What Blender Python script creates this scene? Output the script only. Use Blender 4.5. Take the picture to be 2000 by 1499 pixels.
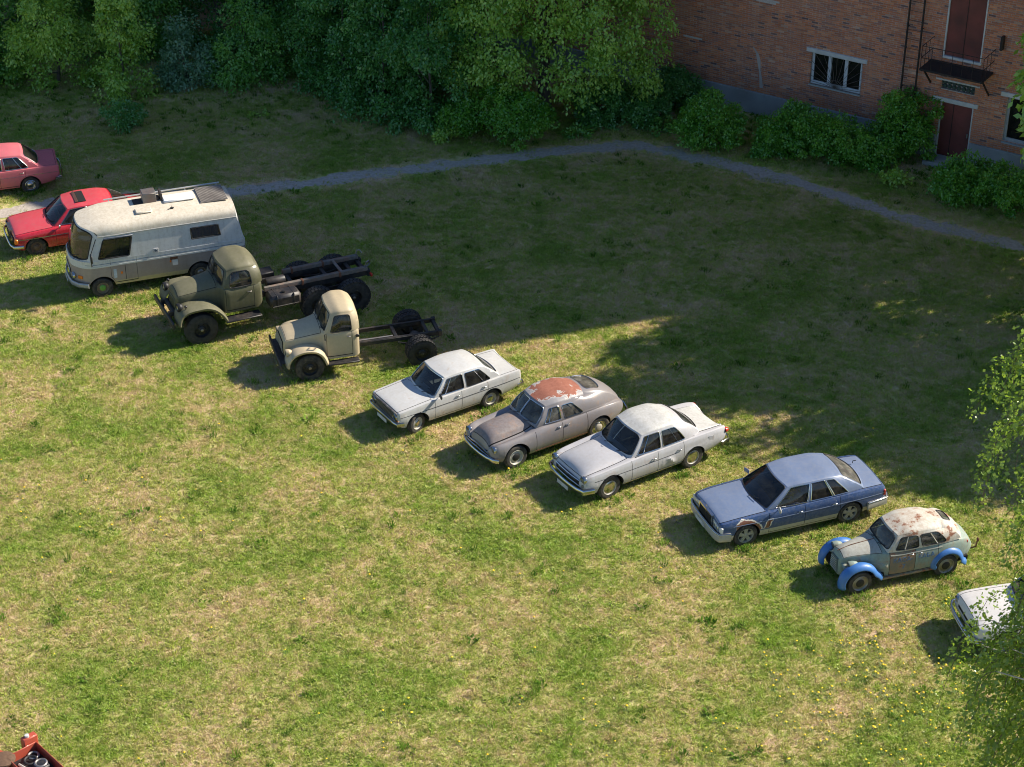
import bpy, bmesh, math, random
import numpy as np
from mathutils import Vector, Matrix, Euler

PI = math.pi
R = math.radians
for o in list(bpy.data.objects):
    bpy.data.objects.remove(o)
scene = bpy.context.scene
COL = scene.collection

# ------------------------------------------------------------------ camera
cam_d = bpy.data.cameras.new('camera')
cam_d.sensor_width = 36.0
cam_d.lens = 70.2
cam_d.clip_end = 1000
cam = bpy.data.objects.new('camera', cam_d)
COL.objects.link(cam)
cam.location = (0, 0, 29.857)
cam.rotation_euler = (R(90 - 31.39), 0, 0)
scene.camera = cam

# ------------------------------------------------------------------ sky and sun
SUN_AZ, SUN_EL = R(18.3), R(36.0)          # azimuth counted from +X towards +Y
world = bpy.data.worlds.new('World')
scene.world = world
world.use_nodes = True
wn = world.node_tree
wn.nodes.clear()
sky = wn.nodes.new('ShaderNodeTexSky')
sky.sky_type = 'NISHITA'
sky.sun_disc = False
sky.sun_elevation = SUN_EL
sky.sun_rotation = PI / 2 - SUN_AZ
sky.air_density = 1.0
sky.dust_density = 0.3
sky.ozone_density = 5.5
bg = wn.nodes.new('ShaderNodeBackground')
bg.inputs[1].default_value = 0.085
wo = wn.nodes.new('ShaderNodeOutputWorld')
wn.links.new(sky.outputs[0], bg.inputs[0])
wn.links.new(bg.outputs[0], wo.inputs[0])
sun_d = bpy.data.lights.new('sun', 'SUN')
sun_d.energy = 5.0
sun_d.angle = R(0.5)
sun_d.color = (1.0, 0.91, 0.77)
sun = bpy.data.objects.new('sun', sun_d)
COL.objects.link(sun)
sdir = Vector((math.cos(SUN_AZ) * math.cos(SUN_EL), math.sin(SUN_AZ) * math.cos(SUN_EL), math.sin(SUN_EL)))
sun.rotation_euler = sdir.to_track_quat('Z', 'Y').to_euler()
sun.location = (40, 40, 60)
scene.view_settings.view_transform = 'Standard'
scene.view_settings.look = 'None'
scene.view_settings.exposure = 0.8
scene.view_settings.gamma = 1.0
scene.view_settings.use_curve_mapping = False
scene.cycles.pixel_filter_type = 'BLACKMAN_HARRIS'
scene.cycles.filter_width = 1.05
scene.cycles.max_bounces = 5
scene.cycles.diffuse_bounces = 3
scene.cycles.glossy_bounces = 3
scene.cycles.transparent_max_bounces = 8

# ------------------------------------------------------------------ helpers
def pchip(pts):
    xs = np.array([p[0] for p in pts], float)
    ys = np.array([p[1] for p in pts], float)
    if len(xs) == 1:
        return lambda x: float(ys[0])
    h = np.diff(xs)
    d = np.diff(ys) / h
    m = np.zeros(len(xs))
    m[0], m[-1] = d[0], d[-1]
    for i in range(1, len(xs) - 1):
        if d[i - 1] * d[i] > 0:
            w1, w2 = 2 * h[i] + h[i - 1], h[i] + 2 * h[i - 1]
            m[i] = (w1 + w2) / (w1 / d[i - 1] + w2 / d[i])
    def f(x):
        if x <= xs[0]:
            return float(ys[0])
        if x >= xs[-1]:
            return float(ys[-1])
        i = int(np.searchsorted(xs, x) - 1)
        t = (x - xs[i]) / h[i]
        a, b = 2 * t**3 - 3 * t**2 + 1, t**3 - 2 * t**2 + t
        return float(a * ys[i] + b * h[i] * m[i] + (1 - a) * ys[i + 1] + (t**3 - t**2) * h[i] * m[i + 1])
    return f

def lerp(a, b, t):
    return a + (b - a) * t

class MB:
    """collects vertices and faces of one mesh"""
    def __init__(self):
        self.v, self.f, self.m, self.key = [], [], [], {}
    def vert(self, p, share=False):
        if share:
            k = (round(p[0], 4), round(p[1], 4), round(p[2], 4))
            if k in self.key:
                return self.key[k]
            self.key[k] = len(self.v)
        self.v.append((float(p[0]), float(p[1]), float(p[2])))
        return len(self.v) - 1
    def face(self, pts, m=0, share=True):
        ids = []
        for p in pts:
            i = self.vert(p, share)
            if i not in ids:
                ids.append(i)
        if len(ids) > 2:
            self.f.append(ids)
            self.m.append(m)
    def raw(self, vs, fs, m=0):
        n = len(self.v)
        self.v += [tuple(map(float, v)) for v in vs]
        for f in fs:
            self.f.append([n + i for i in f])
            self.m.append(m)
    def box(self, c, s, b=0.0, rot=None, m=0):
        """centre, full size, chamfer, rotation (Euler xyz in radians)"""
        hx, hy, hz = s[0] / 2, s[1] / 2, s[2] / 2
        if b <= 0:
            vs = [(x, y, z) for x in (-hx, hx) for y in (-hy, hy) for z in (-hz, hz)]
            fs = [(0, 1, 3, 2), (4, 6, 7, 5), (0, 4, 5, 1), (2, 3, 7, 6), (0, 2, 6, 4), (1, 5, 7, 3)]
        else:
            b = min(b, hx * .9, hy * .9, hz * .9)
            vs, ix = [], {}
            for sx in (-1, 1):
                for sy in (-1, 1):
                    for sz in (-1, 1):
                        for ax in range(3):
                            q = [sx * (hx - b), sy * (hy - b), sz * (hz - b)]
                            q[ax] = (sx * hx, sy * hy, sz * hz)[ax]
                            ix[(sx, sy, sz, ax)] = len(vs)
                            vs.append(tuple(q))
            fs = []
            sg = (-1, 1)
            for ax in range(3):
                o1, o2 = [(1, 2), (2, 0), (0, 1)][ax]
                for s0 in sg:
                    def K(a1, a2):
                        k = [0, 0, 0]
                        k[ax], k[o1], k[o2] = s0, a1, a2
                        return ix[(k[0], k[1], k[2], ax)]
                    q = [K(-1, -1), K(1, -1), K(1, 1), K(-1, 1)]
                    fs.append(q if s0 > 0 else q[::-1])
            for ax in range(3):
                o1, o2 = [(1, 2), (2, 0), (0, 1)][ax]
                for s1 in sg:
                    for s2 in sg:
                        def K2(a, face):
                            k = [0, 0, 0]
                            k[ax], k[o1], k[o2] = a, s1, s2
                            return ix[(k[0], k[1], k[2], face)]
                        q = [K2(-1, o1), K2(1, o1), K2(1, o2), K2(-1, o2)]
                        fs.append(q if s1 * s2 < 0 else q[::-1])
            for sx in sg:
                for sy in sg:
                    for sz in sg:
                        q = [ix[(sx, sy, sz, k)] for k in range(3)]
                        fs.append(q if sx * sy * sz > 0 else q[::-1])
        if rot is not None:
            M = Euler(rot).to_matrix()
            vs = [M @ Vector(v) for v in vs]
        self.raw([(v[0] + c[0], v[1] + c[1], v[2] + c[2]) for v in vs], fs, m)
        return self
    def tube(self, pts, r, n=6, closed=False, m=0, sy=1.0):
        pts = [Vector(p) for p in pts]
        N = len(pts)
        rr = r if isinstance(r, (list, tuple)) else [r] * N
        base = len(self.v)
        up = None
        for i in range(N):
            a = pts[(i - 1) % N] if (closed or i > 0) else pts[i]
            b = pts[(i + 1) % N] if (closed or i < N - 1) else pts[i]
            t = (b - a)
            if t.length < 1e-9:
                t = Vector((0, 0, 1))
            t.normalize()
            if up is None:
                up = Vector((0, 0, 1)) if abs(t.z) < .9 else Vector((1, 0, 0))
            s = t.cross(up)
            if s.length < 1e-6:
                s = t.orthogonal()
            s.normalize()
            up = s.cross(t).normalized()
            for k in range(n):
                an = 2 * PI * (k + .5) / n
                p = pts[i] + s * (math.cos(an) * rr[i] * sy) + up * (math.sin(an) * rr[i])
                self.v.append(tuple(p))
        for i in range(N if closed else N - 1):
            j = (i + 1) % N
            for k in range(n):
                l = (k + 1) % n
                self.f.append([base + i * n + k, base + i * n + l, base + j * n + l, base + j * n + k])
                self.m.append(m)
        if not closed:
            self.f.append([base + k for k in range(n)][::-1])
            self.f.append([base + (N - 1) * n + k for k in range(n)])
            self.m += [m, m]
        return self
    def lathe(self, prof, c=(0, 0, 0), axis=1, n=28, m=0, close=True, squash=None):
        """prof: (radius, along axis); closes the ends to the axis when radius is 0"""
        base = len(self.v)
        o1, o2 = [(1, 2), (2, 0), (0, 1)][axis]
        for (r, a) in prof:
            for k in range(n):
                an = 2 * PI * k / n
                p = [0, 0, 0]
                p[axis] = a + c[axis]
                p[o1] = r * math.cos(an) + c[o1]
                p[o2] = r * math.sin(an) + c[o2]
                self.v.append(tuple(p))
        for i in range(len(prof) - 1):
            for k in range(n):
                l = (k + 1) % n
                self.f.append([base + i * n + k, base + i * n + l, base + (i + 1) * n + l, base + (i + 1) * n + k])
                self.m.append(m)
        return self
    def prism(self, poly, axis, a0, a1, m=0):
        """poly in the two other axes (x,z for axis 1; x,y for axis 2; y,z for axis 0)"""
        def P(q, a):
            return (a, q[0], q[1]) if axis == 0 else (q[0], a, q[1]) if axis == 1 else (q[0], q[1], a)
        n = len(poly)
        vs = [P(q, a0) for q in poly] + [P(q, a1) for q in poly]
        fs = [list(range(n))[::-1], list(range(n, 2 * n))]
        for i in range(n):
            j = (i + 1) % n
            fs.append([i, j, n + j, n + i])
        self.raw(vs, fs, m)
        return self
    def build(self, name, mat, parent=None, smooth=38, mods=None):
        me = bpy.data.meshes.new(name)
        me.from_pydata(self.v, [], self.f)
        mats = mat if isinstance(mat, (list, tuple)) else [mat]
        for x in mats:
            me.materials.append(x)
        if len(mats) > 1:
            me.polygons.foreach_set('material_index', self.m)
        bm = bmesh.new()
        bm.from_mesh(me)
        bmesh.ops.recalc_face_normals(bm, faces=bm.faces)
        bm.to_mesh(me)
        bm.free()
        if smooth:
            me.polygons.foreach_set('use_smooth', [True] * len(me.polygons))
            me.set_sharp_from_angle(angle=R(smooth))
        o = bpy.data.objects.new(name, me)
        COL.objects.link(o)
        if parent is not None:
            o.parent = parent
        if mods == 'solid':
            md = o.modifiers.new('thick', 'SOLIDIFY')
            md.thickness = 0.012
            md.offset = -1
        return o

def empty(name, loc=(0, 0, 0), rz=0.0, parent=None, rx=0.0, ry=0.0):
    o = bpy.data.objects.new(name, None)
    COL.objects.link(o)
    o.location = loc
    o.rotation_euler = (rx, ry, rz)
    if parent is not None:
        o.parent = parent
    return o

def tag(o, label=None, cat=None, group=None, kind=None):
    for k, v in (('label', label), ('category', cat), ('group', group), ('kind', kind)):
        if v:
            o[k] = v
    return o

# ------------------------------------------------------------------ materials
class NT:
    def __init__(self, name):
        self.mat = bpy.data.materials.new(name)
        self.mat.use_nodes = True
        self.t = self.mat.node_tree
        self.t.nodes.clear()
        self.out = self.t.nodes.new('ShaderNodeOutputMaterial')
    def n(self, kind, **kw):
        nd = self.t.nodes.new(kind)
        for k, v in kw.items():
            setattr(nd, k, v)
        return nd
    def set(self, sock, v):
        if hasattr(v, 'default_value') or isinstance(v, bpy.types.NodeSocket):
            self.t.links.new(v, sock)
        else:
            if isinstance(v, (tuple, list)) and len(v) == 3 and sock.type == 'RGBA':
                v = (*v, 1)
            sock.default_value = v
    def coord(self, which='Object'):
        return self.n('ShaderNodeTexCoord').outputs[which]
    def pos(self):
        return self.n('ShaderNodeNewGeometry').outputs['Position']
    def noise(self, vec, scale, detail=4, rough=.55, dist=0.0):
        nd = self.n('ShaderNodeTexNoise')
        self.set(nd.inputs['Vector'], vec)
        nd.inputs['Scale'].default_value = scale
        nd.inputs['Detail'].default_value = detail
        nd.inputs['Roughness'].default_value = rough
        nd.inputs['Distortion'].default_value = dist
        return nd.outputs[0]
    def ramp(self, fac, a, b, c0=0.0, c1=1.0):
        nd = self.n('ShaderNodeMapRange')
        nd.clamp = True
        self.set(nd.inputs[0], fac)
        for i, v in enumerate((a, b, c0, c1)):
            nd.inputs[1 + i].default_value = v
        return nd.outputs[0]
    def mix(self, fac, a, b):
        nd = self.n('ShaderNodeMix', data_type='RGBA')
        self.set(nd.inputs[0], fac)
        self.set(nd.inputs[6], a)
        self.set(nd.inputs[7], b)
        return nd.outputs[2]
    def math(self, op, a, b=0.0):
        nd = self.n('ShaderNodeMath', operation=op)
        self.set(nd.inputs[0], a)
        self.set(nd.inputs[1], b)
        return nd.outputs[0]
    def map(self, vec, loc=(0, 0, 0), scale=(1, 1, 1)):
        nd = self.n('ShaderNodeMapping')
        self.set(nd.inputs[0], vec)
        nd.inputs[1].default_value = loc
        nd.inputs[3].default_value = scale
        return nd.outputs[0]
    def bump(self, h, strength=.3, dist=.02):
        nd = self.n('ShaderNodeBump')
        nd.inputs['Strength'].default_value = strength
        nd.inputs['Distance'].default_value = dist
        self.set(nd.inputs['Height'], h)
        return nd.outputs[0]
    def bsdf(self, col, rough=.5, metal=0.0, normal=None, spec=.5, coat=0.0):
        b = self.n('ShaderNodeBsdfPrincipled')
        self.set(b.inputs['Base Color'], col)
        self.set(b.inputs['Roughness'], rough)
        self.set(b.inputs['Metallic'], metal)
        b.inputs['Specular IOR Level'].default_value = spec
        b.inputs['Coat Weight'].default_value = coat
        if normal is not None:
            self.set(b.inputs['Normal'], normal)
        self.t.links.new(b.outputs[0], self.out.inputs[0])
        return b

def paint(name, col, rough=.42, dirt=(.22, .18, .13), amt=.35, rust=0.0, seed=0.0, coat=.15, spots=0.0, fade=None):
    """old car paint: uneven tone, dust, streaks low on the body, rust where it broke through"""
    t = NT(name)
    c = t.map(t.coord(), loc=(seed * 3.1, seed * 1.7, seed * .9))
    big = t.noise(c, 1.7, 5, .6)
    fine = t.noise(c, 14, 4, .65)
    cc = t.mix(t.ramp(big, .3, .7), tuple(x * .9 for x in col), tuple(min(1, x * 1.05) for x in col))
    if fade:
        cc = t.mix(t.ramp(t.noise(c, 2.6, 4, .6), .42, .62), cc, fade)
    st = t.noise(t.map(t.coord(), scale=(7, 7, .8)), 1.3, 4, .6)
    z = t.n('ShaderNodeSeparateXYZ')
    t.set(z.inputs[0], t.coord())
    low = t.ramp(z.outputs[2], .25, .6, 1, 0)
    d = t.math('MULTIPLY', t.ramp(t.math('ADD', t.math('MULTIPLY', fine, .6), t.math('MULTIPLY', st, .5)), .45, .75), amt)
    d = t.math('ADD', d, t.math('MULTIPLY', low, amt * .6))
    cc = t.mix(d, cc, dirt)
    if spots:
        sp = t.ramp(t.noise(c, 60, 2, .5), .68, .72)
        cc = t.mix(t.math('MULTIPLY', sp, spots), cc, (.12, .09, .06))
    if rust:
        rn = t.noise(c, 3.4, 6, .7)
        rm = t.ramp(t.math('ADD', rn, t.math('MULTIPLY', t.math('SUBTRACT', fine, .5), .06)), .715 - rust * .25, .775 - rust * .25)
        halo = t.math('MULTIPLY', t.ramp(t.math('ADD', rn, t.math('MULTIPLY', t.math('SUBTRACT', st, .5), .2)), .60 - rust * .25, .76 - rust * .25), .45)
        cc = t.mix(halo, cc, (.36, .21, .12))
        cc = t.mix(rm, cc, t.mix(fine, (.16, .06, .03), (.3, .13, .07)))
    rg = t.ramp(fine, .2, .8, rough * .8, min(1, rough * 1.4))
    t.bsdf(cc, rg, 0, t.bump(fine, .04, .01), .5, coat)
    return t.mat

def simple(name, col, rough=.6, metal=0.0, var=.25, scale=18, dirt=None, dirt_amt=.4, bump=0.0, spec=.5):
    t = NT(name)
    c = t.coord()
    n1 = t.noise(c, scale, 4, .6)
    cc = t.mix(t.ramp(n1, .25, .75), tuple(x * (1 - var) for x in col), tuple(min(1, x * (1 + var * .6)) for x in col))
    if dirt:
        cc = t.mix(t.math('MULTIPLY', t.ramp(t.noise(c, scale * .25, 5, .65), .42, .65), dirt_amt), cc, dirt)
    t.bsdf(cc, rough, metal, t.bump(n1, bump, .02) if bump else None, spec)
    return t.mat

def glass(name, tint=(.42, .48, .50), refl=.9, dust=.06, rough=.04):
    t = NT(name)
    tr = t.n('ShaderNodeBsdfTransparent')
    tr.inputs[0].default_value = (*tint, 1)
    gl = t.n('ShaderNodeBsdfGlossy')
    gl.inputs[0].default_value = (refl, refl, refl, 1)
    gl.inputs[1].default_value = rough
    lw = t.n('ShaderNodeFresnel')
    lw.inputs[0].default_value = 1.6
    m1 = t.n('ShaderNodeMixShader')
    t.set(m1.inputs[0], lw.outputs[0])
    t.t.links.new(tr.outputs[0], m1.inputs[1])
    t.t.links.new(gl.outputs[0], m1.inputs[2])
    df = t.n('ShaderNodeBsdfDiffuse')
    df.inputs[0].default_value = (.34, .32, .27, 1)
    m2 = t.n('ShaderNodeMixShader')
    t.set(m2.inputs[0], t.ramp(t.noise(t.coord(), 5, 4, .6), .35, .75, dust * .4, dust * 1.8))
    t.t.links.new(m1.outputs[0], m2.inputs[1])
    t.t.links.new(df.outputs[0], m2.inputs[2])
    t.t.links.new(m2.outputs[0], t.out.inputs[0])
    return t.mat

M = {}
M['glass'] = glass('window_glass')
M['glass_dusty'] = glass('dusty_window_glass', (.34, .38, .38), .9, .26)
M['lamp'] = glass('lamp_lens', (.62, .64, .62), .95, .12)
M['reflector'] = simple('lamp_reflector', (.6, .6, .58), .28, .9, .1)
M['chrome'] = simple('dull_chrome', (.62, .63, .64), .2, 1.0, .15, 9, (.2, .15, .1), .35)
M['steel'] = simple('bare_steel', (.33, .32, .31), .45, .8, .3, 12, (.17, .09, .05), .4)
M['black'] = simple('black_part', (.016, .016, .017), .55, 0, .4)
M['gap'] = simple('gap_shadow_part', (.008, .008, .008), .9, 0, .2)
M['chassis'] = simple('black_chassis_paint', (.02, .02, .023), .5, 0, .4, 10, (.11, .085, .06), .45)
M['rubber'] = simple('tyre_rubber', (.028, .027, .027), .82, 0, .3, 25, (.16, .135, .1), .5)
M['rubber_black'] = simple('black_tyre_rubber', (.018, .018, .019), .75, 0, .3, 25, (.09, .08, .065), .4)
M['seat'] = simple('seat_cloth', (.06, .05, .045), .9, 0, .35)
M['seat_red'] = simple('red_seat_cloth', (.13, .03, .025), .9, 0, .35)
M['amber'] = simple('amber_lens', (.75, .2, .02), .25, 0, .15)
M['red_lens'] = simple('red_lens', (.5, .03, .02), .25, 0, .15)
M['plate'] = simple('number_plate_paint', (.62, .62, .6), .5, 0, .12, 20, (.2, .17, .12), .4)
M['rust'] = simple('rust', (.2, .085, .045), .9, 0, .5, 22, (.09, .04, .025), .6, .3)
M['whitewall'] = simple('cream_wheel_paint', (.55, .52, .45), .5, 0, .2, 10, (.2, .15, .1), .5)
# ------------------------------------------------------------------ vehicle building blocks
# vehicle space: front axle at x = 0, x grows to the rear, left side is -y, z up
class Body:
    pass

def loft_body(root, c, mats):
    """body shell lofted along x, cut into body, doors, hood and boot lid with recessed gaps"""
    W, S, T, Bt = (pchip(c[k]) for k in ('W', 'S', 'T', 'B'))
    side = pchip(c.get('side', [(0, .92), (.25, .985), (.5, 1), (.78, .985), (.93, .95), (1, .90)]))
    arches = c.get('arches', [])
    x0, x1 = c['x']
    ex = c.get('crown', 2.3)
    topf = c.get('topf')
    G = .0055
    xs = list(np.linspace(x0, x1, c.get('ns', 56)))
    for e in (.006, .02, .04, .07):
        xs += [x0 + e, x1 - e]
    for (ax, az, ar) in arches:
        xs += [ax + ar * math.cos(a) for a in np.linspace(0, PI, 25)]
    gx = []
    for d in c.get('doors', []):
        gx += [d[0], d[1]]
    for k in ('hood', 'boot'):
        if k in c:
            gx += [g for g in c[k][:2] if x0 + .03 < g < x1 - .03]
    gx = sorted(set(gx))
    xs = [x for x in xs if all(abs(x - g) > .014 for g in gx)]
    for g in gx:
        xs += [g - G, g, g + G]
    xs = sorted(xs)
    xx = [xs[0]]
    for x in xs[1:]:
        if x - xx[-1] > .003:
            xx.append(x)
    xs = xx
    trow = c.get('trow', [0, .085, .1, .115, .25, .4, .55, .68, .8, .88, .94, .98, 1])
    qh = c['hood'][2] if 'hood' in c else .12
    qb = c['boot'][2] if 'boot' in c else qh
    qrow = sorted({.015, .04, .07, qh - .012, qh, qh + .012, qb - .012, qb, qb + .012, qh + .05, qh + .1, .3, .42, .55, .7, .85, 1.0} | set(c.get('qx', [])))
    qrow = [q for q in qrow if q > .005]
    qq = [qrow[0]]
    for q in qrow[1:]:
        if q - qq[-1] > .004:
            qq.append(q)
    qrow = qq
    dx = c.get('doors', [])
    def inr(x, r):
        return r[0] - .001 <= x <= r[1] + .001
    def ytop(x):
        return W(x) * side(1)
    def side_y(x, z):
        b, s = Bt(x), S(x)
        return W(x) * side(min(1, max(0, (z - b) / max(.01, s - b))))
    def top_z(x, q):
        s, t = S(x), T(x)
        if topf:
            return topf(x, q, s, t)
        return s + (t - s) * (1 - (1 - q) ** ex)
    P, K = [], []
    for x in xs:
        zb = Bt(x)
        for (ax, az, ar) in arches:
            if abs(x - ax) < ar:
                zb = max(zb, az + math.sqrt(max(0, ar * ar - (x - ax) ** 2)))
        s = S(x)
        row = []
        isg = any(abs(x - g) < 1e-4 for g in gx)
        for t in trow:
            z = zb + (s - zb) * t
            y = side_y(x, z)
            dep = 0
            for d in dx:
                if inr(x, d) and (abs(t - .1) < 1e-4 or (isg and (abs(x - d[0]) < 1e-4 or abs(x - d[1]) < 1e-4) and t >= .1)):
                    dep = .016
            row.append((x, -(y - dep), z))
        for q in qrow:
            dep = 0
            for k, qk in (('hood', qh), ('boot', qb)):
                if k in c and inr(x, c[k]):
                    if abs(q - qk) < 1e-4 or (q >= qk and (abs(x - c[k][0]) < 1e-4 or abs(x - c[k][1]) < 1e-4) and isg):
                        dep = .016
            row.append((x, -ytop(x) * (1 - q), top_z(x, q) - dep))
        P.append(row)
    nr = len(trow) + len(qrow)
    nt = len(trow)
    parts = {}
    def mb(k):
        return parts.setdefault(k, MB())
    for i in range(len(xs) - 1):
        xm = (xs[i] + xs[i + 1]) / 2
        ng = any(abs(xm - g) < G for g in gx)
        for j in range(nr - 1):
            key, mi = 'body', 0
            if j < nt - 1:
                tm = (trow[j] + trow[j + 1]) / 2
                for n, d in enumerate(dx):
                    if d[0] - G < xm < d[1] + G and tm > .085:
                        if abs(xm - d[0]) < G or abs(xm - d[1]) < G or tm < .115:
                            mi = 1
                        else:
                            key = 'door%d' % n
            else:
                jj = j - nt + 1
                qa = qrow[jj - 1] if jj > 0 else 0
                qm = (qa + qrow[jj]) / 2
                if 'open' in c and c['open'][0] < xm < c['open'][1] and qm > c.get('qopen', .12):
                    continue
                for k, qk in (('hood', qh), ('boot', qb)):
                    if k in c and c[k][0] - G < xm < c[k][1] + G and qm > qk - .012:
                        if qm < qk + .012 or (ng and (abs(xm - c[k][0]) < G or abs(xm - c[k][1]) < G)):
                            mi = 1
                        else:
                            key = k
            q4 = [P[i][j], P[i + 1][j], P[i + 1][j + 1], P[i][j + 1]]
            m4 = [(p[0], -p[1], p[2]) for p in q4[::-1]]
            if key.startswith('door'):
                mb(key + 'L').face(q4, mi)
                mb(key + 'R').face(m4, mi)
            else:
                mb(key).face(q4, mi)
                mb(key).face(m4, mi)
    b = mb('body')
    for row in (P[0], P[-1]):
        loop = row + [(p[0], -p[1], p[2]) for p in row[-2::-1]]
        b.face(loop, c.get('capm', 0))
    # wheel wells
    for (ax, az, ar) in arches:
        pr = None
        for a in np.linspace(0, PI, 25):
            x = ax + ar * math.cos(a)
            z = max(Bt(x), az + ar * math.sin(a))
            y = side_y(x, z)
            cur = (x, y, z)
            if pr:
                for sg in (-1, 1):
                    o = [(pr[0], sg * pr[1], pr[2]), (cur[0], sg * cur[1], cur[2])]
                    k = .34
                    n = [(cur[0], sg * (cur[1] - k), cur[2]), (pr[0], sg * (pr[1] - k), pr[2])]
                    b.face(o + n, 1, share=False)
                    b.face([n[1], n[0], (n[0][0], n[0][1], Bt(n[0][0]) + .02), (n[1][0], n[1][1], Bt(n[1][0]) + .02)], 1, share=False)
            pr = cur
    out = Body()
    out.side_y, out.top_z, out.W, out.S, out.T, out.B, out.ytop = side_y, top_z, W, S, T, Bt, ytop
    pm = mats['paint']
    out.body = parts.pop('body').build('body', [pm, M['gap']], root)
    out.doors = []
    for k in list(parts):
        if k == 'hood':
            out.hood = parts[k].build('hood', [mats.get('hood', pm), M['gap']], root)
        elif k == 'boot':
            out.boot = parts[k].build('boot_lid', [mats.get('boot', pm), M['gap']], root)
    for n in range(len(dx)):
        for s in 'LR':
            dm = mats.get('door%d' % n, pm)
            out.doors.append(parts['door%d%s' % (n, s)].build('door', [dm, M['gap']], root))
    # underbody
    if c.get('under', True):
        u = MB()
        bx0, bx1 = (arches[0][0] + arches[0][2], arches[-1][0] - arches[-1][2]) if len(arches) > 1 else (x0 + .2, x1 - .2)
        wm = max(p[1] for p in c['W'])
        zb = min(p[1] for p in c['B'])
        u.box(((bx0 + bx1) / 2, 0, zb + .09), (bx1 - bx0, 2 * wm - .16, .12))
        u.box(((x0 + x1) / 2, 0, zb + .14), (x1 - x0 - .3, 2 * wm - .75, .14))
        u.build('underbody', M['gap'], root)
    return out

def ring_cell(fn, cell, win, r, out, K=2, gk=4, inset=.012):
    """cell with a rounded opening: painted ring into out, returns glass MB and rim loop"""
    ua, ub, sa, sb = cell
    u0, u1, s0, s1 = win
    nrm = []
    arc = 6
    rr = r
    for cx, cy, a0 in ((1, 1, 0), (-1, 1, PI / 2), (-1, -1, PI), (1, -1, 1.5 * PI)):
        for k in range(arc + 1):
            a = a0 + k * PI / 2 / arc
            nrm.append((cx * (1 - rr) + rr * math.cos(a), cy * (1 - rr) + rr * math.sin(a)))
    full = []
    for i in range(len(nrm)):
        p, q = nrm[i], nrm[(i + 1) % len(nrm)]
        full.append(p)
        d = math.hypot(q[0] - p[0], q[1] - p[1])
        if d > .5:
            for k in range(1, 8):
                full.append((lerp(p[0], q[0], k / 8), lerp(p[1], q[1], k / 8)))
    nrm = full
    uc, hu, sc, hs = (u0 + u1) / 2, (u1 - u0) / 2, (s0 + s1) / 2, (s1 - s0) / 2
    UC, HU, SC, HS = (ua + ub) / 2, (ub - ua) / 2, (sa + sb) / 2, (sb - sa) / 2
    inner = [(uc + a * hu, sc + b * hs) for a, b in nrm]
    outer = []
    for a, b in nrm:
        k = max(abs(a), abs(b))
        outer.append((UC + a / k * HU, SC + b / k * HS))
    N = len(nrm)
    loops = [[fn(lerp(i[0], o[0], t), lerp(i[1], o[1], t)) for i, o in zip(inner, outer)] for t in np.linspace(0, 1, K + 1)]
    for a, b in zip(loops[:-1], loops[1:]):
        for i in range(N):
            j = (i + 1) % N
            out.face([a[i], a[j], b[j], b[i]])
    e = 1e-3
    def off(u, s):
        p = np.array(fn(u, s))
        du = (np.array(fn(u + e, s)) - p)
        ds = (np.array(fn(u, s + e)) - p)
        n = np.cross(du, ds)
        l = np.linalg.norm(n)
        n = n / l if l > 0 else n
        cc = np.array([p[0], 0, p[2]]) - p
        ref = np.array(fn(uc, sc)) - CEN
        if np.dot(n, ref) < 0:
            n = -n
        return tuple(p - n * inset)
    CEN = np.array(ring_cell.centre)
    g = MB()
    lp = [[off(lerp(i[0], uc, t), lerp(i[1], sc, t)) for i in inner] for t in np.linspace(-.02, .85, gk)]
    for a, b in zip(lp[:-1], lp[1:]):
        for i in range(N):
            j = (i + 1) % N
            g.face([a[i], a[j], b[j], b[i]])
    g.face(lp[-1])
    return g, loops[0]
ring_cell.centre = (1.5, 0, .9)

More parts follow.
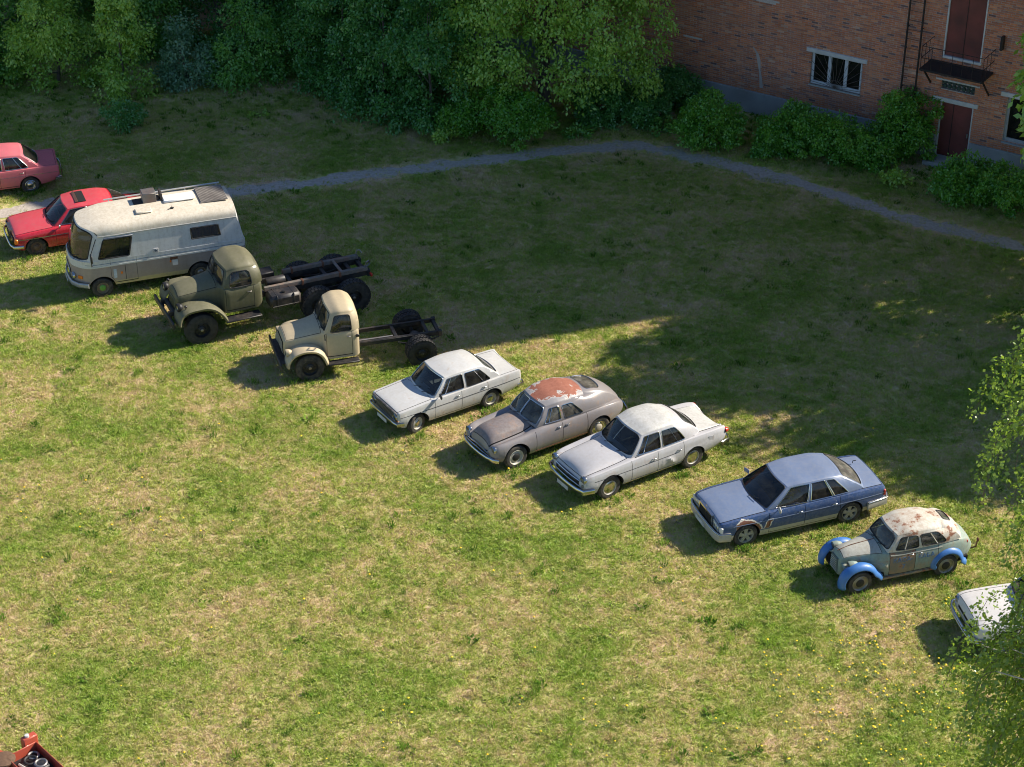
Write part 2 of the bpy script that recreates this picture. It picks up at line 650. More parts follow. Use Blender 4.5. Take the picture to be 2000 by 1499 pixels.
def greenhouse(root, g, mats):
    """roof, pillars and glazing of a cabin; g holds end points of the side lines and the window list"""
    xb, xt = g['xb'], g['xt']
    yb, zb, yt, zt, zs = (pchip(g[k]) for k in ('yb', 'zb', 'yt', 'zt', 'zs'))
    kb, kt, rb, rt = g.get('kb', .1), g.get('kt', .06), g.get('rb', .08), g.get('rt', .05)
    bul = g.get('bulge', .015)
    pw = g.get('pw', 2)
    en, em = g.get('en', 2.6), g.get('em', .6)
    fz, rz = g.get('fz', .01), g.get('rz', .01)
    bf, br = g.get('bf', .02), g.get('br', .02)
    def roof(u, v):
        y = v * yt(u)
        z = zt(u) + (zs(u) - zt(u)) * max(0, 1 - abs(v) ** en) ** em
        w = 1 - abs(v) ** pw
        return (lerp(xt[0], xt[1], u) - kt * w * (1 - u) ** 2 + rt * w * u * u, y, z)
    def sidef(sg):
        def f(u, s):
            x = lerp(lerp(xb[0], xb[1], u), lerp(xt[0], xt[1], u), s)
            y = lerp(yb(u), yt(u), s) + bul * 4 * s * (1 - s)
            z = lerp(zb(u), zt(u), s)
            if u > .5 and br:
                k = (u - .5) / .5
                x += br * 4 * s * (1 - s) * k * k * g.get('brx', 1)
                z += br * 4 * s * (1 - s) * k * k * g.get('brz', .6)
            return (x, sg * y, z)
        return f
    def front(v, s):
        w = 1 - abs(v) ** pw
        b = (xb[0] - kb * w, v * yb(0), zb(0) + fz * w)
        t = roof(0, v)
        k = bf * 4 * s * (1 - s)
        return (lerp(b[0], t[0], s) - k * w, lerp(b[1], t[1], s) + bul * 4 * s * (1 - s) * v, lerp(b[2], t[2], s) + k * .5 * w)
    def rear(v, s):
        w = 1 - v * v
        b = (xb[1] + rb * w, v * yb(1), zb(1) + rz * w)
        t = roof(1, v)
        k = br * 4 * s * (1 - s)
        return (lerp(b[0], t[0], s) + k * g.get('brx', 1), lerp(b[1], t[1], s) + bul * 4 * s * (1 - s) * v, lerp(b[2], t[2], s) + k * g.get('brz', .6))
    cx = (xb[0] + xb[1]) / 2
    ring_cell.centre = (cx, 0, lerp(zb(.5), zs(.5), .4))
    rm = MB()
    us = np.linspace(0, 1, 17)
    vs = [math.sin(a) for a in np.linspace(-PI / 2, PI / 2, 25)]
    for i in range(len(us) - 1):
        for j in range(len(vs) - 1):
            rm.face([roof(us[i], vs[j]), roof(us[i + 1], vs[j]), roof(us[i + 1], vs[j + 1]), roof(us[i], vs[j + 1])])
    out = Body()
    out.roof_f, out.front_f, out.rear_f, out.side_f = roof, front, rear, sidef
    out.roof = rm.build('roof', mats.get('roof', mats['paint']), root, 60)
    pm = MB()
    gl, tr = g.get('glass', M['glass']), mats.get('trim', M['black'])
    tw = g.get('tw', .011)
    panes = []
    def add(name, fn, cell, win, r, K=2):
        gm, loop = ring_cell(fn, cell, win, r, pm, K)
        if win[0] == win[1]:
            return
        panes.append((name, gm, loop))
    for sg in (-1, 1):
        f = sidef(sg)
        ws = g['win']
        cuts = [0] + [(ws[i][1] + ws[i + 1][0]) / 2 for i in range(len(ws) - 1)] + [1]
        for i, w in enumerate(ws):
            add('side_window', f, (cuts[i], cuts[i + 1], 0, 1), w[:4], w[4] if len(w) > 4 else .2, 3)
    fw = g.get('fw', (-.9, .9, .07, .93, .18))
    if g.get('split'):
        add('windshield', front, (-1, 0, 0, 1), (fw[0], -.03, fw[2], fw[3]), fw[4])
        add('windshield', front, (0, 1, 0, 1), (.03, fw[1], fw[2], fw[3]), fw[4])
    else:
        add('windshield', front, (-1, 1, 0, 1), fw[:4], fw[4])
    rw = g.get('rw', (-.82, .82, .12, .9, .25))
    if rw:
        add('rear_window', rear, (-1, 1, 0, 1), rw[:4], rw[4], 5)
    out.pillars = pm.build('window_pillars', mats.get('pillar', mats['paint']), root)
    out.panes = []
    for name, gm, loop in panes:
        o = gm.build(name, gl if name != 'rear_window' else g.get('rglass', gl), root, 60)
        t = MB().tube(loop, tw, 5, True)
        t.build('window_trim', tr if name == 'side_window' else mats.get('wtrim', tr), o)
        out.panes.append(o)
    return out

def wheel(root, x, y, r, w, rim, style='cap', tyre=None, rimm=None, cap=None, steer=0.0, n=36):
    """y sign gives the side; parts tyre, rim, hubcap"""
    sg = -1 if y < 0 else 1
    e = empty('wheel', (x, y, r - .012), steer, root)
    h = w / 2
    t = MB()
    prof = [(rim * .98, -h * .7), (rim * 1.02, -h * .92), (lerp(rim, r, .5), -h), (lerp(rim, r, .85), -h * .93), (r * .985, -h * .78), (r, -h * .55), (r, h * .55), (r * .985, h * .78), (lerp(rim, r, .85), h * .93), (lerp(rim, r, .5), h), (rim * 1.02, h * .92), (rim * .98, h * .7)]
    t.lathe(prof, (0, 0, 0), 1, n)
    if style == 'lug' or style == 'lug_dark':
        k = 30
        for side_ in (-1, 1):
            for i in range(k):
                a = 2 * PI * (i + (.5 if side_ > 0 else 0)) / k
                ca, sa = math.cos(a), math.sin(a)
                t.box(((r + .006) * ca, side_ * h * .5, (r + .006) * sa), (.055, h * .92, .09 * r / .5), 0, (0, -a, 0))
    t.build('tyre', tyre or M['rubber'], e)
    rm = MB()
    f = sg
    def L(p, mm=0):
        rm.lathe([(a, b * f) for a, b in p], (0, 0, 0), 1, n, mm)
    if style in ('spoke',):
        L([(rim, h * .82), (rim * .93, h * .86), (rim * .88, h * .6), (rim * .86, -h * .2)])
        L([(rim * .87, h * .1), (0.0001, h * .1)], 1)
        L([(rim * .3, h * .62), (rim * .22, h * .74), (.0001, h * .76)])
        for i in range(5):
            a = 2 * PI * i / 5 + .3
            c, s = math.cos(a), math.sin(a)
            for (r0, r1, wd0, wd1) in ((rim * .2, rim * .9, rim * .36, rim * .5),):
                px, pz = -s, c
                poly = [(c * r0 + px * wd0 / 2, s * r0 + pz * wd0 / 2), (c * r1 + px * wd1 / 2, s * r1 + pz * wd1 / 2), (c * r1 - px * wd1 / 2, s * r1 - pz * wd1 / 2), (c * r0 - px * wd0 / 2, s * r0 - pz * wd0 / 2)]
                rm.prism(poly, 1, f * h * .3, f * h * .68)
    elif style in ('lug', 'lug_dark', 'truck'):
        dd = .25 if style != 'truck' else .3
        L([(rim, h * .85), (rim * .94, h * .9), (rim * .9, h * .5), (rim * .82, h * dd), (rim * .5, h * (dd + .1)), (rim * .42, h * (dd + .35)), (rim * .24, h * (dd + .5)), (.0001, h * (dd + .5))])
        for i in range(6):
            a = 2 * PI * i / 6
            rm.lathe([(.022, f * h * dd), (.022, f * h * (dd + .28)), (.0001, f * h * (dd + .28))], (rim * .58 * math.cos(a), 0, rim * .58 * math.sin(a)), 1, 8)
    else:
        L([(rim, h * .86), (rim * .95, h * .93), (rim * .9, h * .8), (rim * .84, h * .5), (rim * .7, h * .42), (rim * .6, h * .6), (rim * .3, h * .55), (.0001, h * .55)])
    rm.build('rim', [rimm or M['steel'], M['gap']], e)
    if style == 'cap' or style == 'fullcap':
        hc = MB()
        q = rim * (.52 if style == 'cap' else .86)
        hc.lathe([(a, b * f) for a, b in [(q, h * .56), (q * .98, h * .72), (q * .8, h * .88), (q * .5, h * .97), (.0001, h * 1.0)]], (0, 0, 0), 1, 24)
        hc.build('hubcap', cap or M['chrome'], e)
    elif style in ('lug', 'lug_dark', 'truck'):
        hc = MB()
        hc.lathe([(a, b * f) for a, b in [(rim * .2, h * .7), (rim * .18, h * 1.0), (rim * .1, h * 1.08), (.0001, h * 1.08)]], (0, 0, 0), 1, 14)
        hc.build('hub', cap or M['steel'], e)
    return e

def strips(root, name, mat, *a):
    for sg in (-1, 1):
        t = MB()
        side_strip(t, sg, *a)
        t.build(name, mat, root)

def side_strip(mb, side, B, x0, x1, zf, h=.018, d=.008, n=24, m=0):
    for sg in (side,):
        pr = None
        for x in np.linspace(x0, x1, n):
            z = zf(x) if callable(zf) else zf
            a = (x, sg * (B.side_y(x, z - h / 2) + d), z - h / 2)
            b = (x, sg * (B.side_y(x, z + h / 2) + d), z + h / 2)
            c = (x, sg * (B.side_y(x, z) - .01), z + h / 2)
            e = (x, sg * (B.side_y(x, z) - .01), z - h / 2)
            if pr:
                mb.face([pr[0], a, b, pr[1]], m)
                mb.face([pr[1], b, c, pr[2]], m)
                mb.face([pr[3], e, a, pr[0]], m)
            pr = (a, b, c, e)

def handle(door, x, y, z, ln=.13, mat=None):
    sg = -1 if y < 0 else 1
    h = MB()
    h.box((x, y + sg * .03, z), (ln, .018, .022), .006)
    h.box((x - ln * .38, y + sg * .012, z), (.022, .04, .024))
    h.box((x + ln * .38, y + sg * .012, z), (.022, .04, .024))
    h.build('handle', mat or M['chrome'], door)

def handles(B, specs, z, mat=None, ln=.13):
    for n, x in enumerate(specs):
        if x is None:
            continue
        handle(B.doors[2 * n], x, -B.side_y(x, z), z, ln, mat)
        handle(B.doors[2 * n + 1], x, B.side_y(x, z), z, ln, mat)

def bumper(root, pts, h=.11, d=.05, mat=None, name='bumper', n=8, bulge=.03):
    """pts: plan half path from the centre outwards [(x, y)], mirrored; z of the centre in pts[2]"""
    b = MB()
    path = [(p[0], -p[1], p[2]) for p in pts[::-1]] + [p for p in pts[1:]]
    sec = [(0, -h / 2), (bulge * .7, -h * .42), (bulge, -h * .15), (bulge, h * .15), (bulge * .7, h * .42), (0, h / 2), (-d * .4, h / 2 - .01), (-d * .4, -h / 2 + .01)]
    N = len(path)
    rows = []
    for i, p in enumerate(path):
        a = Vector(path[max(0, i - 1)])
        q = Vector(path[min(N - 1, i + 1)])
        t = (q - a)
        t.z = 0
        t.normalize()
        nr = Vector((-t.y, t.x, 0))
        if nr.dot(Vector((p[0] - bumper.cx, p[1] * .3, 0))) < 0:
            nr = -nr
        rows.append([(p[0] + nr.x * s[0], p[1] + nr.y * s[0], p[2] + s[1]) for s in sec])
    ns = len(sec)
    for i in range(N - 1):
        for k in range(ns):
            l = (k + 1) % ns
            b.face([rows[i][k], rows[i + 1][k], rows[i + 1][l], rows[i][l]])
    b.face(rows[0])
    b.face(rows[-1][::-1])
    return b.build(name, mat or M['chrome'], root, 50)
bumper.cx = 1.3

def headlight(root, x, y, z, r=.09, bezel=None, pod=0.0, podmat=None, yaw=0.0):
    """round lamp that faces -x"""
    o = MB()
    o.lathe([(r * 1.16, -.01 + pod * .4), (r * 1.16, -.03), (r * 1.06, -.045), (r * .98, -.03), (r * .97, .0)], (x, y, z), 0, 24)
    if pod:
        o.lathe([(r * 1.15, -.005), (r * 1.1, pod * .4), (r * .8, pod * .8), (r * .3, pod), (.0001, pod * 1.02)], (x, y, z), 0, 24)
    a = o.build('headlight', podmat or bezel or M['chrome'], root)
    q = MB()
    q.lathe([(r * .98, -.012), (r * .6, .03), (.0001, .04)], (x, y, z), 0, 20)
    q.build('reflector', M['reflector'], a)
    q = MB()
    q.lathe([(r, -.02), (r * .8, -.04), (r * .45, -.053), (.0001, -.058)], (x, y, z), 0, 20)
    q.build('lens', M['lamp'], a)
    return a

def plate(root, x, y, z, w=.5, h=.11, txt=None):
    p = MB().box((x, y, z), (.012, w, h), .003)
    return p.build('number_plate', M['plate'], root)

def wiper(root, gfront, vs=(-.35, .25), mat=None):
    for v in vs:
        a, b = Vector(gfront(v, -.01)), Vector(gfront(v - .42, .16))
        off = Vector((-.025, 0, .03))
        w = MB().tube([a + off, lerp(a, b, .5) + off * 1.2, b + off], .009, 5)
        w.build('wiper', mat or M['black'], root)

def mirror(root, x, y, z, mat=None, s=1.0):
    sg = -1 if y < 0 else 1
    m = MB()
    m.tube([(x, y, z), (x - .02, y + sg * .09, z + .06)], .01, 5)
    m.box((x - .03, y + sg * .16 * s, z + .1), (.05, .19 * s, .12 * s), .02, (0, 0, sg * .25))
    m.build('wing_mirror', mat or M['black'], root)

def seats(root, x0, x1, w, zf, h, mat=None):
    """two front seats and a rear bench, dashboard and steering wheel"""
    mt = mat or M['seat']
    for sg in (-1, 1):
        s = MB()
        s.box((x0 + .25, sg * w * .5, zf + .12), (.5, w * .78, .2), .05)
        s.box((x0 + .53, sg * w * .5, zf + .12 + h * .5), (.14, w * .76, h), .05, (0, .18, 0))
        s.build('front_seat', mt, root)
    s = MB()
    s.box((x1 - .3, 0, zf + .12), (.5, w * 1.75, .2), .05)
    s.box((x1, 0, zf + .12 + h * .48), (.14, w * 1.72, h), .05, (0, .22, 0))
    s.build('rear_seat', mt, root)

def dash(root, x, w, z, sx=None):
    d = MB().box((x, 0, z - .09), (.3, w * 2, .2), .04)
    d.build('dashboard', M['black'], root)
    s = MB()
    ring = []
    for k in range(18):
        a = 2 * PI * k / 18
        ring.append((x + .3 + math.sin(a) * .08, -w * .5 + math.cos(a) * .19, z + .02 + math.sin(a) * .17))
    s.tube(ring, .012, 5, True)
    s.tube([(x + .3, -w * .5, z + .02), (x + .1, -w * .5, z - .1)], .018, 5)
    s.tube([ring[0], (x + .3, -w * .5, z + .02), ring[9]], .01, 4)
    s.build('steering_wheel', M['black'], root)

def fender(mb, path, y_in, y_out, crown=.06, lip=.06, m=0):
    """mudguard swept along a side-view path from y_in to y_out"""
    n = len(path)
    sec = [(0, 0), (.2, crown * .6), (.45, crown), (.7, crown * .85), (.88, crown * .4), (1.0, -crown * .3), (1.0, -lip)]
    rows = []
    for i, (x, z) in enumerate(path):
        a, b = path[max(0, i - 1)], path[min(n - 1, i + 1)]
        tx, tz = b[0] - a[0], b[1] - a[1]
        l = math.hypot(tx, tz)
        nx, nz = -tz / l, tx / l
        rows.append([(x + nx * s[1], lerp(y_in, y_out, s[0]), z + nz * s[1]) for s in sec])
    for i in range(n - 1):
        for k in range(len(sec) - 1):
            mb.face([rows[i][k], rows[i + 1][k], rows[i + 1][k + 1], rows[i][k + 1]], m)

def arc_path(cx, cz, r, a0, a1, n=16, rx=1.0):
    return [(cx + rx * r * math.cos(R(a)), cz + r * math.sin(R(a))) for a in np.linspace(a0, a1, n)]

def squeeze(root, k, x0=-.3, tail=None):
    """shortens the overhangs: ahead of x0 by k, behind tail[0] by tail[1]"""
    stack = [c for c in root.children if not c.name.startswith('wheel')]
    while stack:
        o = stack.pop()
        stack += list(o.children)
        if o.type != 'MESH':
            continue
        for v in o.data.vertices:
            if v.co.x < x0:
                v.co.x = x0 + (v.co.x - x0) * k
            elif tail and v.co.x > tail[0]:
                v.co.x = tail[0] + (v.co.x - tail[0]) * tail[1]

def place(name, px_front, heading, half, label, cat, group, tilt=0.0):
    """root at the front axle's middle; px_front is the ground point under the left front wheel"""
    h = R(heading)
    off = Vector((-math.sin(h), math.cos(h))) * half
    o = empty(name, (px_front[0] + off.x, px_front[1] + off.y, 0), h)
    return tag(o, label, cat, group)
# ------------------------------------------------------------------ parked cars
GRP = 'old vehicles parked in a row on the grass'

def sedan_408(root, pm, full=True, caps=None, seatm=None, rust=True):
    """boxy 1960s four-door with small tail fins"""
    mats = dict(paint=pm, trim=M['chrome'], wtrim=M['chrome'])
    c = dict(x=(-.66, 3.40),
             W=[(-.66, .70), (-.6, .745), (-.3, .765), (1.2, .775), (2.6, .77), (3.2, .75), (3.36, .735), (3.40, .71)],
             S=[(-.66, .74), (-.6, .80), (-.3, .82), (.6, .875), (2.5, .905), (3.2, .915), (3.40, .90)],
             T=[(-.66, .75), (-.6, .815), (-.3, .855), (.3, .905), (.62, .93), (2.5, .95), (2.75, .945), (3.2, .90), (3.36, .875), (3.40, .80)],
             B=[(-.66, .42), (-.55, .34), (-.4, .27), (0, .25), (2.4, .25), (2.9, .30), (3.3, .40), (3.40, .46)],
             side=[(0, .9), (.2, .97), (.45, 1), (.66, 1), (.7, .992), (.9, .975), (1, .955)],
             arches=[(0, .30, .365), (2.4, .30, .355)],
             doors=[(.56, 1.42), (1.42, 2.28)], hood=(-.62, .5, .13), boot=(2.72, 3.33, .12), open=(.75, 2.5), qopen=.12)
    B = loft_body(root, c, mats)
    g = dict(xb=(.58, 2.74), xt=(1.0, 2.2), yb=[(0, .66), (.5, .70), (1, .66)], zb=[(0, .885), (.5, .9), (1, .905)],
             yt=[(0, .55), (.5, .575), (1, .55)], zt=[(0, 1.35), (.4, 1.38), (1, 1.345)], zs=[(0, 1.405), (.35, 1.465), (.7, 1.46), (1, 1.40)],
             kb=.13, kt=.08, rb=.1, rt=.03, fz=.035, rz=.02, win=[(.07, .44, .06, .9, .14), (.49, .86, .06, .9, .16)],
             fw=(-.95, .95, .07, .94, .14), rw=(-.86, .86, .12, .86, .3), bulge=.02)
    H = greenhouse(root, g, mats)
    wiper(root, H.front_f)
    # quarter light bars
    for sg in (-1, 1):
        f = H.side_f(sg)
        MB().tube([f(.155, .07), f(.17, .89)], .011, 5).build('quarter_light_bar', M['chrome'], root)
        MB().tube([f(.745, .07), f(.735, .89)], .011, 5).build('quarter_light_bar', M['chrome'], root)
    strips(root, 'crease_line', M['gap'] if rust else M['chrome'], B, -.6, 3.36, lambda x: .665 + .01 * x, .012, .004)
    handles(B, (1.3, 2.16), .80)
    # front
    gr = MB()
    gr.box((-.655, 0, .625), (.04, 1.30, .23), .01)
    gp = gr.build('grille', M['black'], root)
    bars = MB()
    for k in range(4):
        bars.box((-.68, 0, .56 + k * .045), (.012, .94, .014))
    bars.build('grille_bar', M['steel'], gp)
    for sg in (-1, 1):
        headlight(root, -.665, sg * .575, .65, .088)
        a = MB().box((-.645, sg * .685, .565), (.06, .07, .05), .012)
        a.build('indicator', M['amber'], root)
        tl = MB().box((3.395, sg * .655, .72), (.03, .09, .22), .01)
        tl.build('tail_light', M['red_lens'], root)
    bumper.cx = 1.3
    bumper(root, [(-.77, 0, .47), (-.77, .35, .47), (-.755, .62, .47), (-.72, .74, .47), (-.5, .80, .475)], .115)
    bumper(root, [(3.51, 0, .47), (3.51, .35, .47), (3.495, .62, .47), (3.46, .735, .47), (3.25, .785, .475)], .115)
    pl = plate(root, -.79, .0, .37)
    plate(root, 3.5, 0, .6)
    mirror(root, .72, -.68, .9, M['black'])
    for (x, st) in ((0, .30 if full else 0), (2.4, 0)):
        for sg in (-1, 1):
            wheel(root, x, sg * .625, .30, .17, .185, 'cap', rimm=caps or M['whitewall'], cap=caps or M['chrome'], steer=st)
    seats(root, 1.15, 2.3, .55, .38, .5, seatm)
    dash(root, .78, .58, .92)
    return B, H

# ---- white sedan
pm = paint('white_paint', (.53, .53, .52), .36, (.35, .31, .24), .3, .08, 1.0, .1, .25)
r = place('sedan', (-2.63, 46.37), 33.0, .66, 'faded white boxy sedan with dark grille, parked beside the cream truck', 'car', GRP)
B408, H408 = sedan_408(r, pm)
MB().box((-.668, 0, .765), (.05, 1.34, .06), .018, (0, .5, 0)).build('hood_edge', simple('stained_dark_trim', (.10, .085, .085), .6, 0, .5, 16, (.35, .33, .31), .6), r)

squeeze(r, .85)

# ---- pink sedan at the left edge
pm = paint('pink_paint', (.58, .13, .16), .5, (.3, .16, .13), .35, .06, 5.0, .05, .2)
r = place('sedan', (-18.65, 60.73), 17.0, .66, 'faded pink sedan cut by the left edge, showing its boot and rear wheel', 'car', GRP)
sedan_408(r, pm, False, M['chrome'], M['seat_red'], False)

# ---- grey fastback
def rust_roof():
    t = NT('grey_paint_with_red_primer_patch')
    c = t.coord()
    x = t.n('ShaderNodeSeparateXYZ')
    t.set(x.inputs[0], c)
    n1 = t.noise(c, 3.2, 5, .6, .4)
    n2 = t.noise(c, 11, 4, .6)
    dx = t.math('DIVIDE', t.math('SUBTRACT', x.outputs[0], 1.78), .82)
    dy = t.math('DIVIDE', t.math('SUBTRACT', x.outputs[1], .03), .52)
    d = t.math('SQRT', t.math('ADD', t.math('MULTIPLY', dx, dx), t.math('MULTIPLY', dy, dy)))
    d = t.math('ADD', d, t.math('MULTIPLY', t.math('SUBTRACT', n1, .5), 2.3))
    d = t.math('ADD', d, t.math('MULTIPLY', t.math('SUBTRACT', n2, .5), .25))
    k = t.ramp(d, .93, .97, 1, 0)
    edge = t.math('MULTIPLY', t.ramp(d, .93, .96, 0, 1), t.ramp(d, 1.0, 1.08, 1, 0))
    base = t.mix(t.ramp(t.noise(c, 2, 5, .6), .35, .7), (.26, .245, .25), (.36, .345, .345))
    base = t.mix(t.math('MULTIPLY', t.ramp(n2, .45, .7), .3), base, (.22, .2, .18))
    base = t.mix(t.math('MULTIPLY', edge, .8), base, (.55, .52, .47))
    prim = t.mix(t.ramp(n2, .3, .7), (.24, .085, .055), (.33, .13, .085))
    fleck = t.ramp(t.noise(c, 26, 2, .5), .74, .76)
    prim = t.mix(fleck, prim, (.5, .47, .43))
    t.bsdf(t.mix(k, base, prim), t.mix(k, (.42, .42, .42), (.8, .8, .8)), 0, None, .4)
    return t.mat

grey = paint('grey_paint', (.235, .22, .225), .34, (.2, .15, .11), .35, .16, 2.3, .2, .35)
greyh = paint('stained_grey_hood_paint', (.22, .19, .185), .55, (.12, .09, .08), .6, .30, 4.4, .0, .8)
r = place('fastback_car', (.1, 44.61), 33.0, .74, 'grey fastback sedan with big red-brown bare patch on its roof', 'car', GRP)
def pob_top(x, q, s, t):
    # fender crest at the side, valley, hood in the middle; melts into one crown at the tail
    k = pchip([(-.75, 1), (.3, .9), (.75, .35), (1.2, 0), (5, 0)])(x)
    crown = s + (t - s) * (1 - (1 - q) ** 2.3)
    f = pchip([(0, 0), (.07, .025), (.16, .015), (.28, -.075), (.36, -.03), (.50, .55), (.75, .92), (1, 1)])(q)
    v = s + (f * (t - s) if f > 0 and q > .3 else f)
    return lerp(crown, v, k)
c = dict(x=(-.80, 3.74),
         W=[(-.80, .60), (-.74, .70), (-.62, .765), (-.3, .815), (.4, .835), (1.5, .845), (2.6, .84), (3.1, .79), (3.5, .66), (3.68, .52), (3.74, .42)],
         S=[(-.80, .62), (-.74, .72), (-.6, .80), (-.2, .835), (.5, .885), (.9, .945), (2.4, .97), (3.0, .94), (3.5, .84), (3.74, .66)],
         T=[(-.80, .66), (-.74, .80), (-.6, .95), (-.3, 1.04), (.3, 1.085), (.72, 1.085), (2.6, 1.07), (3.1, 1.02), (3.5, .88), (3.74, .68)],
         B=[(-.80, .50), (-.7, .40), (-.5, .32), (0, .28), (2.7, .28), (3.2, .34), (3.6, .44), (3.74, .5)],
         side=[(0, .9), (.18, .965), (.4, 1), (.6, 1), (.8, .975), (.93, .94), (1, .90)],
         arches=[(0, .35, .42), (2.7, .35, .40)], doors=[(.62, 1.47), (1.47, 2.28)], hood=(-.72, .66, .36), open=(.85, 2.9), qopen=.15, topf=pob_top, qx=[.2, .24, .28, .45, .5])
mats = dict(paint=grey, hood=greyh, roof=rust_roof(), trim=M['chrome'])
B = loft_body(r, c, mats)
g = dict(xb=(.70, 3.58), xt=(1.10, 2.35), yb=[(0, .66), (.25, .745), (.6, .76), (.85, .64), (1, .46)], zb=[(0, .96), (.5, .975), (.75, .965), (1, .80)],
         yt=[(0, .52), (.35, .60), (.7, .60), (1, .50)], zt=[(0, 1.43), (.3, 1.475), (.7, 1.46), (1, 1.37)], zs=[(0, 1.50), (.3, 1.60), (.6, 1.605), (1, 1.50)],
         kb=.13, kt=.09, rb=.1, rt=.06, fz=.10, rz=.03, bulge=.045, br=.115, brx=.75, brz=1.25, split=True,
         win=[(.075, .265, .12, .86, .22), (.315, .535, .12, .84, .25)], fw=(-.93, .93, .1, .9, .2), rw=(-.74, .74, .60, .95, .4), glass=M['glass_dusty'])
H = greenhouse(r, g, mats)
wiper(r, H.front_f, (-.4, .4))
for sg in (-1, 1):
    f = H.side_f(sg)
    MB().tube([f(.125, .13), f(.135, .85)], .011, 5).build('quarter_light_bar', M['chrome'], r)
    MB().tube([f(.45, .13), f(.445, .83)], .011, 5).build('quarter_light_bar', M['chrome'], r)
handles(B, (1.35, 1.62), .86)
gr = MB()
for z, ww, dx in ((.60, .66, 0), (.50, .74, -.01)):
    path = []
    for k in range(15):
        y = lerp(-ww, ww, k / 14)
        path.append((-.87 + dx + .14 * (y / .7) ** 2, y, z + .05 * math.cos(min(1, abs(y) / ww) * PI * 1.0) * (1 if abs(y) < ww else 1)))
    gr.tube(path, .022, 6)
gr.tube([(-.86, 0, .54), (-.87, 0, .66)], .02, 6)
gr.build('grille_bar', M['chrome'], r)
gb = MB().box((-.76, 0, .52), (.09, 1.15, .2), .03)
gb.build('grille', M['gap'], r)
for sg in (-1, 1):
    headlight(r, -.70, sg * .62, .70, .095, M['chrome'], .12)
    MB().box((-.80, sg * .42, .47), (.04, .2, .06), .015).build('indicator', M['plate'], r)
    MB().box((3.56, sg * .5, .62), (.06, .05, .1), .012).build('tail_light', M['red_lens'], r)
bumper.cx = 1.3
bumper(r, [(-.94, 0, .44), (-.93, .25, .44), (-.89, .5, .44), (-.80, .72, .44), (-.66, .84, .44)], .13)
bumper(r, [(3.9, 0, .46), (3.88, .3, .46), (3.78, .6, .46), (3.55, .76, .46)], .13)
strips(r, 'sill_strip', M['rust'], B, .6, 2.3, .335, .03, .012)
for x in (0, 2.7):
    for sg in (-1, 1):
        wheel(r, x, sg * .70, .35, .18, .225, 'cap', rimm=M['whitewall'] if x == 0 else M['chrome'], cap=M['black'] if x == 0 else M['whitewall'])
seats(r, 1.15, 2.45, .58, .42, .55)
dash(r, .82, .6, 1.0)

squeeze(r, .82)

# ---- silver sedan with rounded fenders
sil = paint('silver_grey_paint', (.46, .455, .47), .4, (.33, .29, .24), .3, .06, 7.7, .15, .3)
silr = paint('mossy_roof_paint', (.53, .525, .505), .5, (.25, .24, .19), .5, 0, 8.7, .05, .5)
r = place('sedan', (2.54, 43.19), 32.3, .76, 'silver-grey sedan with dented rear door, between the fastback and the blue sedan', 'car', GRP)
def vol_top(x, q, s, t):
    k = pchip([(-.8, 1), (.35, .75), (.75, .2), (1.1, 0), (2.5, 0), (2.9, .5), (3.7, .9), (4, .9)])(x)
    crown = s + (t - s) * (1 - (1 - q) ** 2.3)
    f = pchip([(0, 0), (.06, .02), (.12, .022), (.19, -.03), (.23, -.02), (.34, .45), (.6, .88), (1, 1)])(q)
    v = s + (f * (t - s) if f > 0 and q > .23 else f)
    return lerp(crown, v, k)
c = dict(x=(-.80, 3.86),
         W=[(-.80, .72), (-.74, .79), (-.5, .845), (0, .87), (1.4, .885), (2.7, .88), (3.4, .85), (3.76, .79), (3.86, .70)],
         S=[(-.80, .66), (-.74, .78), (-.6, .84), (-.1, .885), (.6, .93), (1.4, .955), (2.6, .965), (3.4, .945), (3.78, .90), (3.86, .82)],
         T=[(-.80, .62), (-.74, .74), (-.6, .86), (-.2, .97), (.3, 1.02), (.7, 1.035), (2.6, 1.04), (2.9, 1.035), (3.4, .955), (3.74, .83), (3.86, .70)],
         B=[(-.80, .50), (-.7, .40), (-.5, .31), (0, .29), (2.7, .29), (3.2, .36), (3.7, .45), (3.86, .52)],
         side=[(0, .9), (.18, .965), (.4, .995), (.58, 1), (.62, .99), (.85, .97), (1, .93)],
         arches=[(0, .34, .41), (2.7, .34, .37)], doors=[(.66, 1.5), (1.5, 2.34)], hood=(-.72, .62, .21), boot=(2.95, 3.74, .22), open=(.85, 2.75), qopen=.13, topf=vol_top)
mats = dict(paint=sil, roof=silr, boot=silr, trim=M['chrome'], wtrim=M['black'])
B = loft_body(r, c, mats)
g = dict(xb=(.70, 2.98), xt=(1.14, 2.36), yb=[(0, .72), (.4, .79), (.8, .78), (1, .66)], zb=[(0, .95), (.5, .965), (1, .97)],
         yt=[(0, .57), (.4, .63), (.8, .62), (1, .55)], zt=[(0, 1.44), (.35, 1.49), (.75, 1.47), (1, 1.40)], zs=[(0, 1.50), (.3, 1.60), (.65, 1.61), (1, 1.50)],
         kb=.16, kt=.1, rb=.12, rt=.06, fz=.075, rz=.05, bulge=.03, br=.05, win=[(.07, .40, .08, .9, .15), (.44, .77, .08, .9, .22)],
         fw=(-.95, .95, .08, .93, .25), rw=(-.86, .86, .1, .82, .35))
H = greenhouse(r, g, mats)
wiper(r, H.front_f, (-.4, .35))
for sg in (-1, 1):
    f = H.side_f(sg)
    MB().tube([f(.155, .09), f(.17, .89)], .011, 5).build('quarter_light_bar', M['chrome'], r)
    MB().tube([f(.655, .09), f(.645, .89)], .011, 5).build('quarter_light_bar', M['chrome'], r)
ae = MB()
a, e_ = Vector(H.front_f(0, .95)), Vector(H.front_f(-.05, .3))
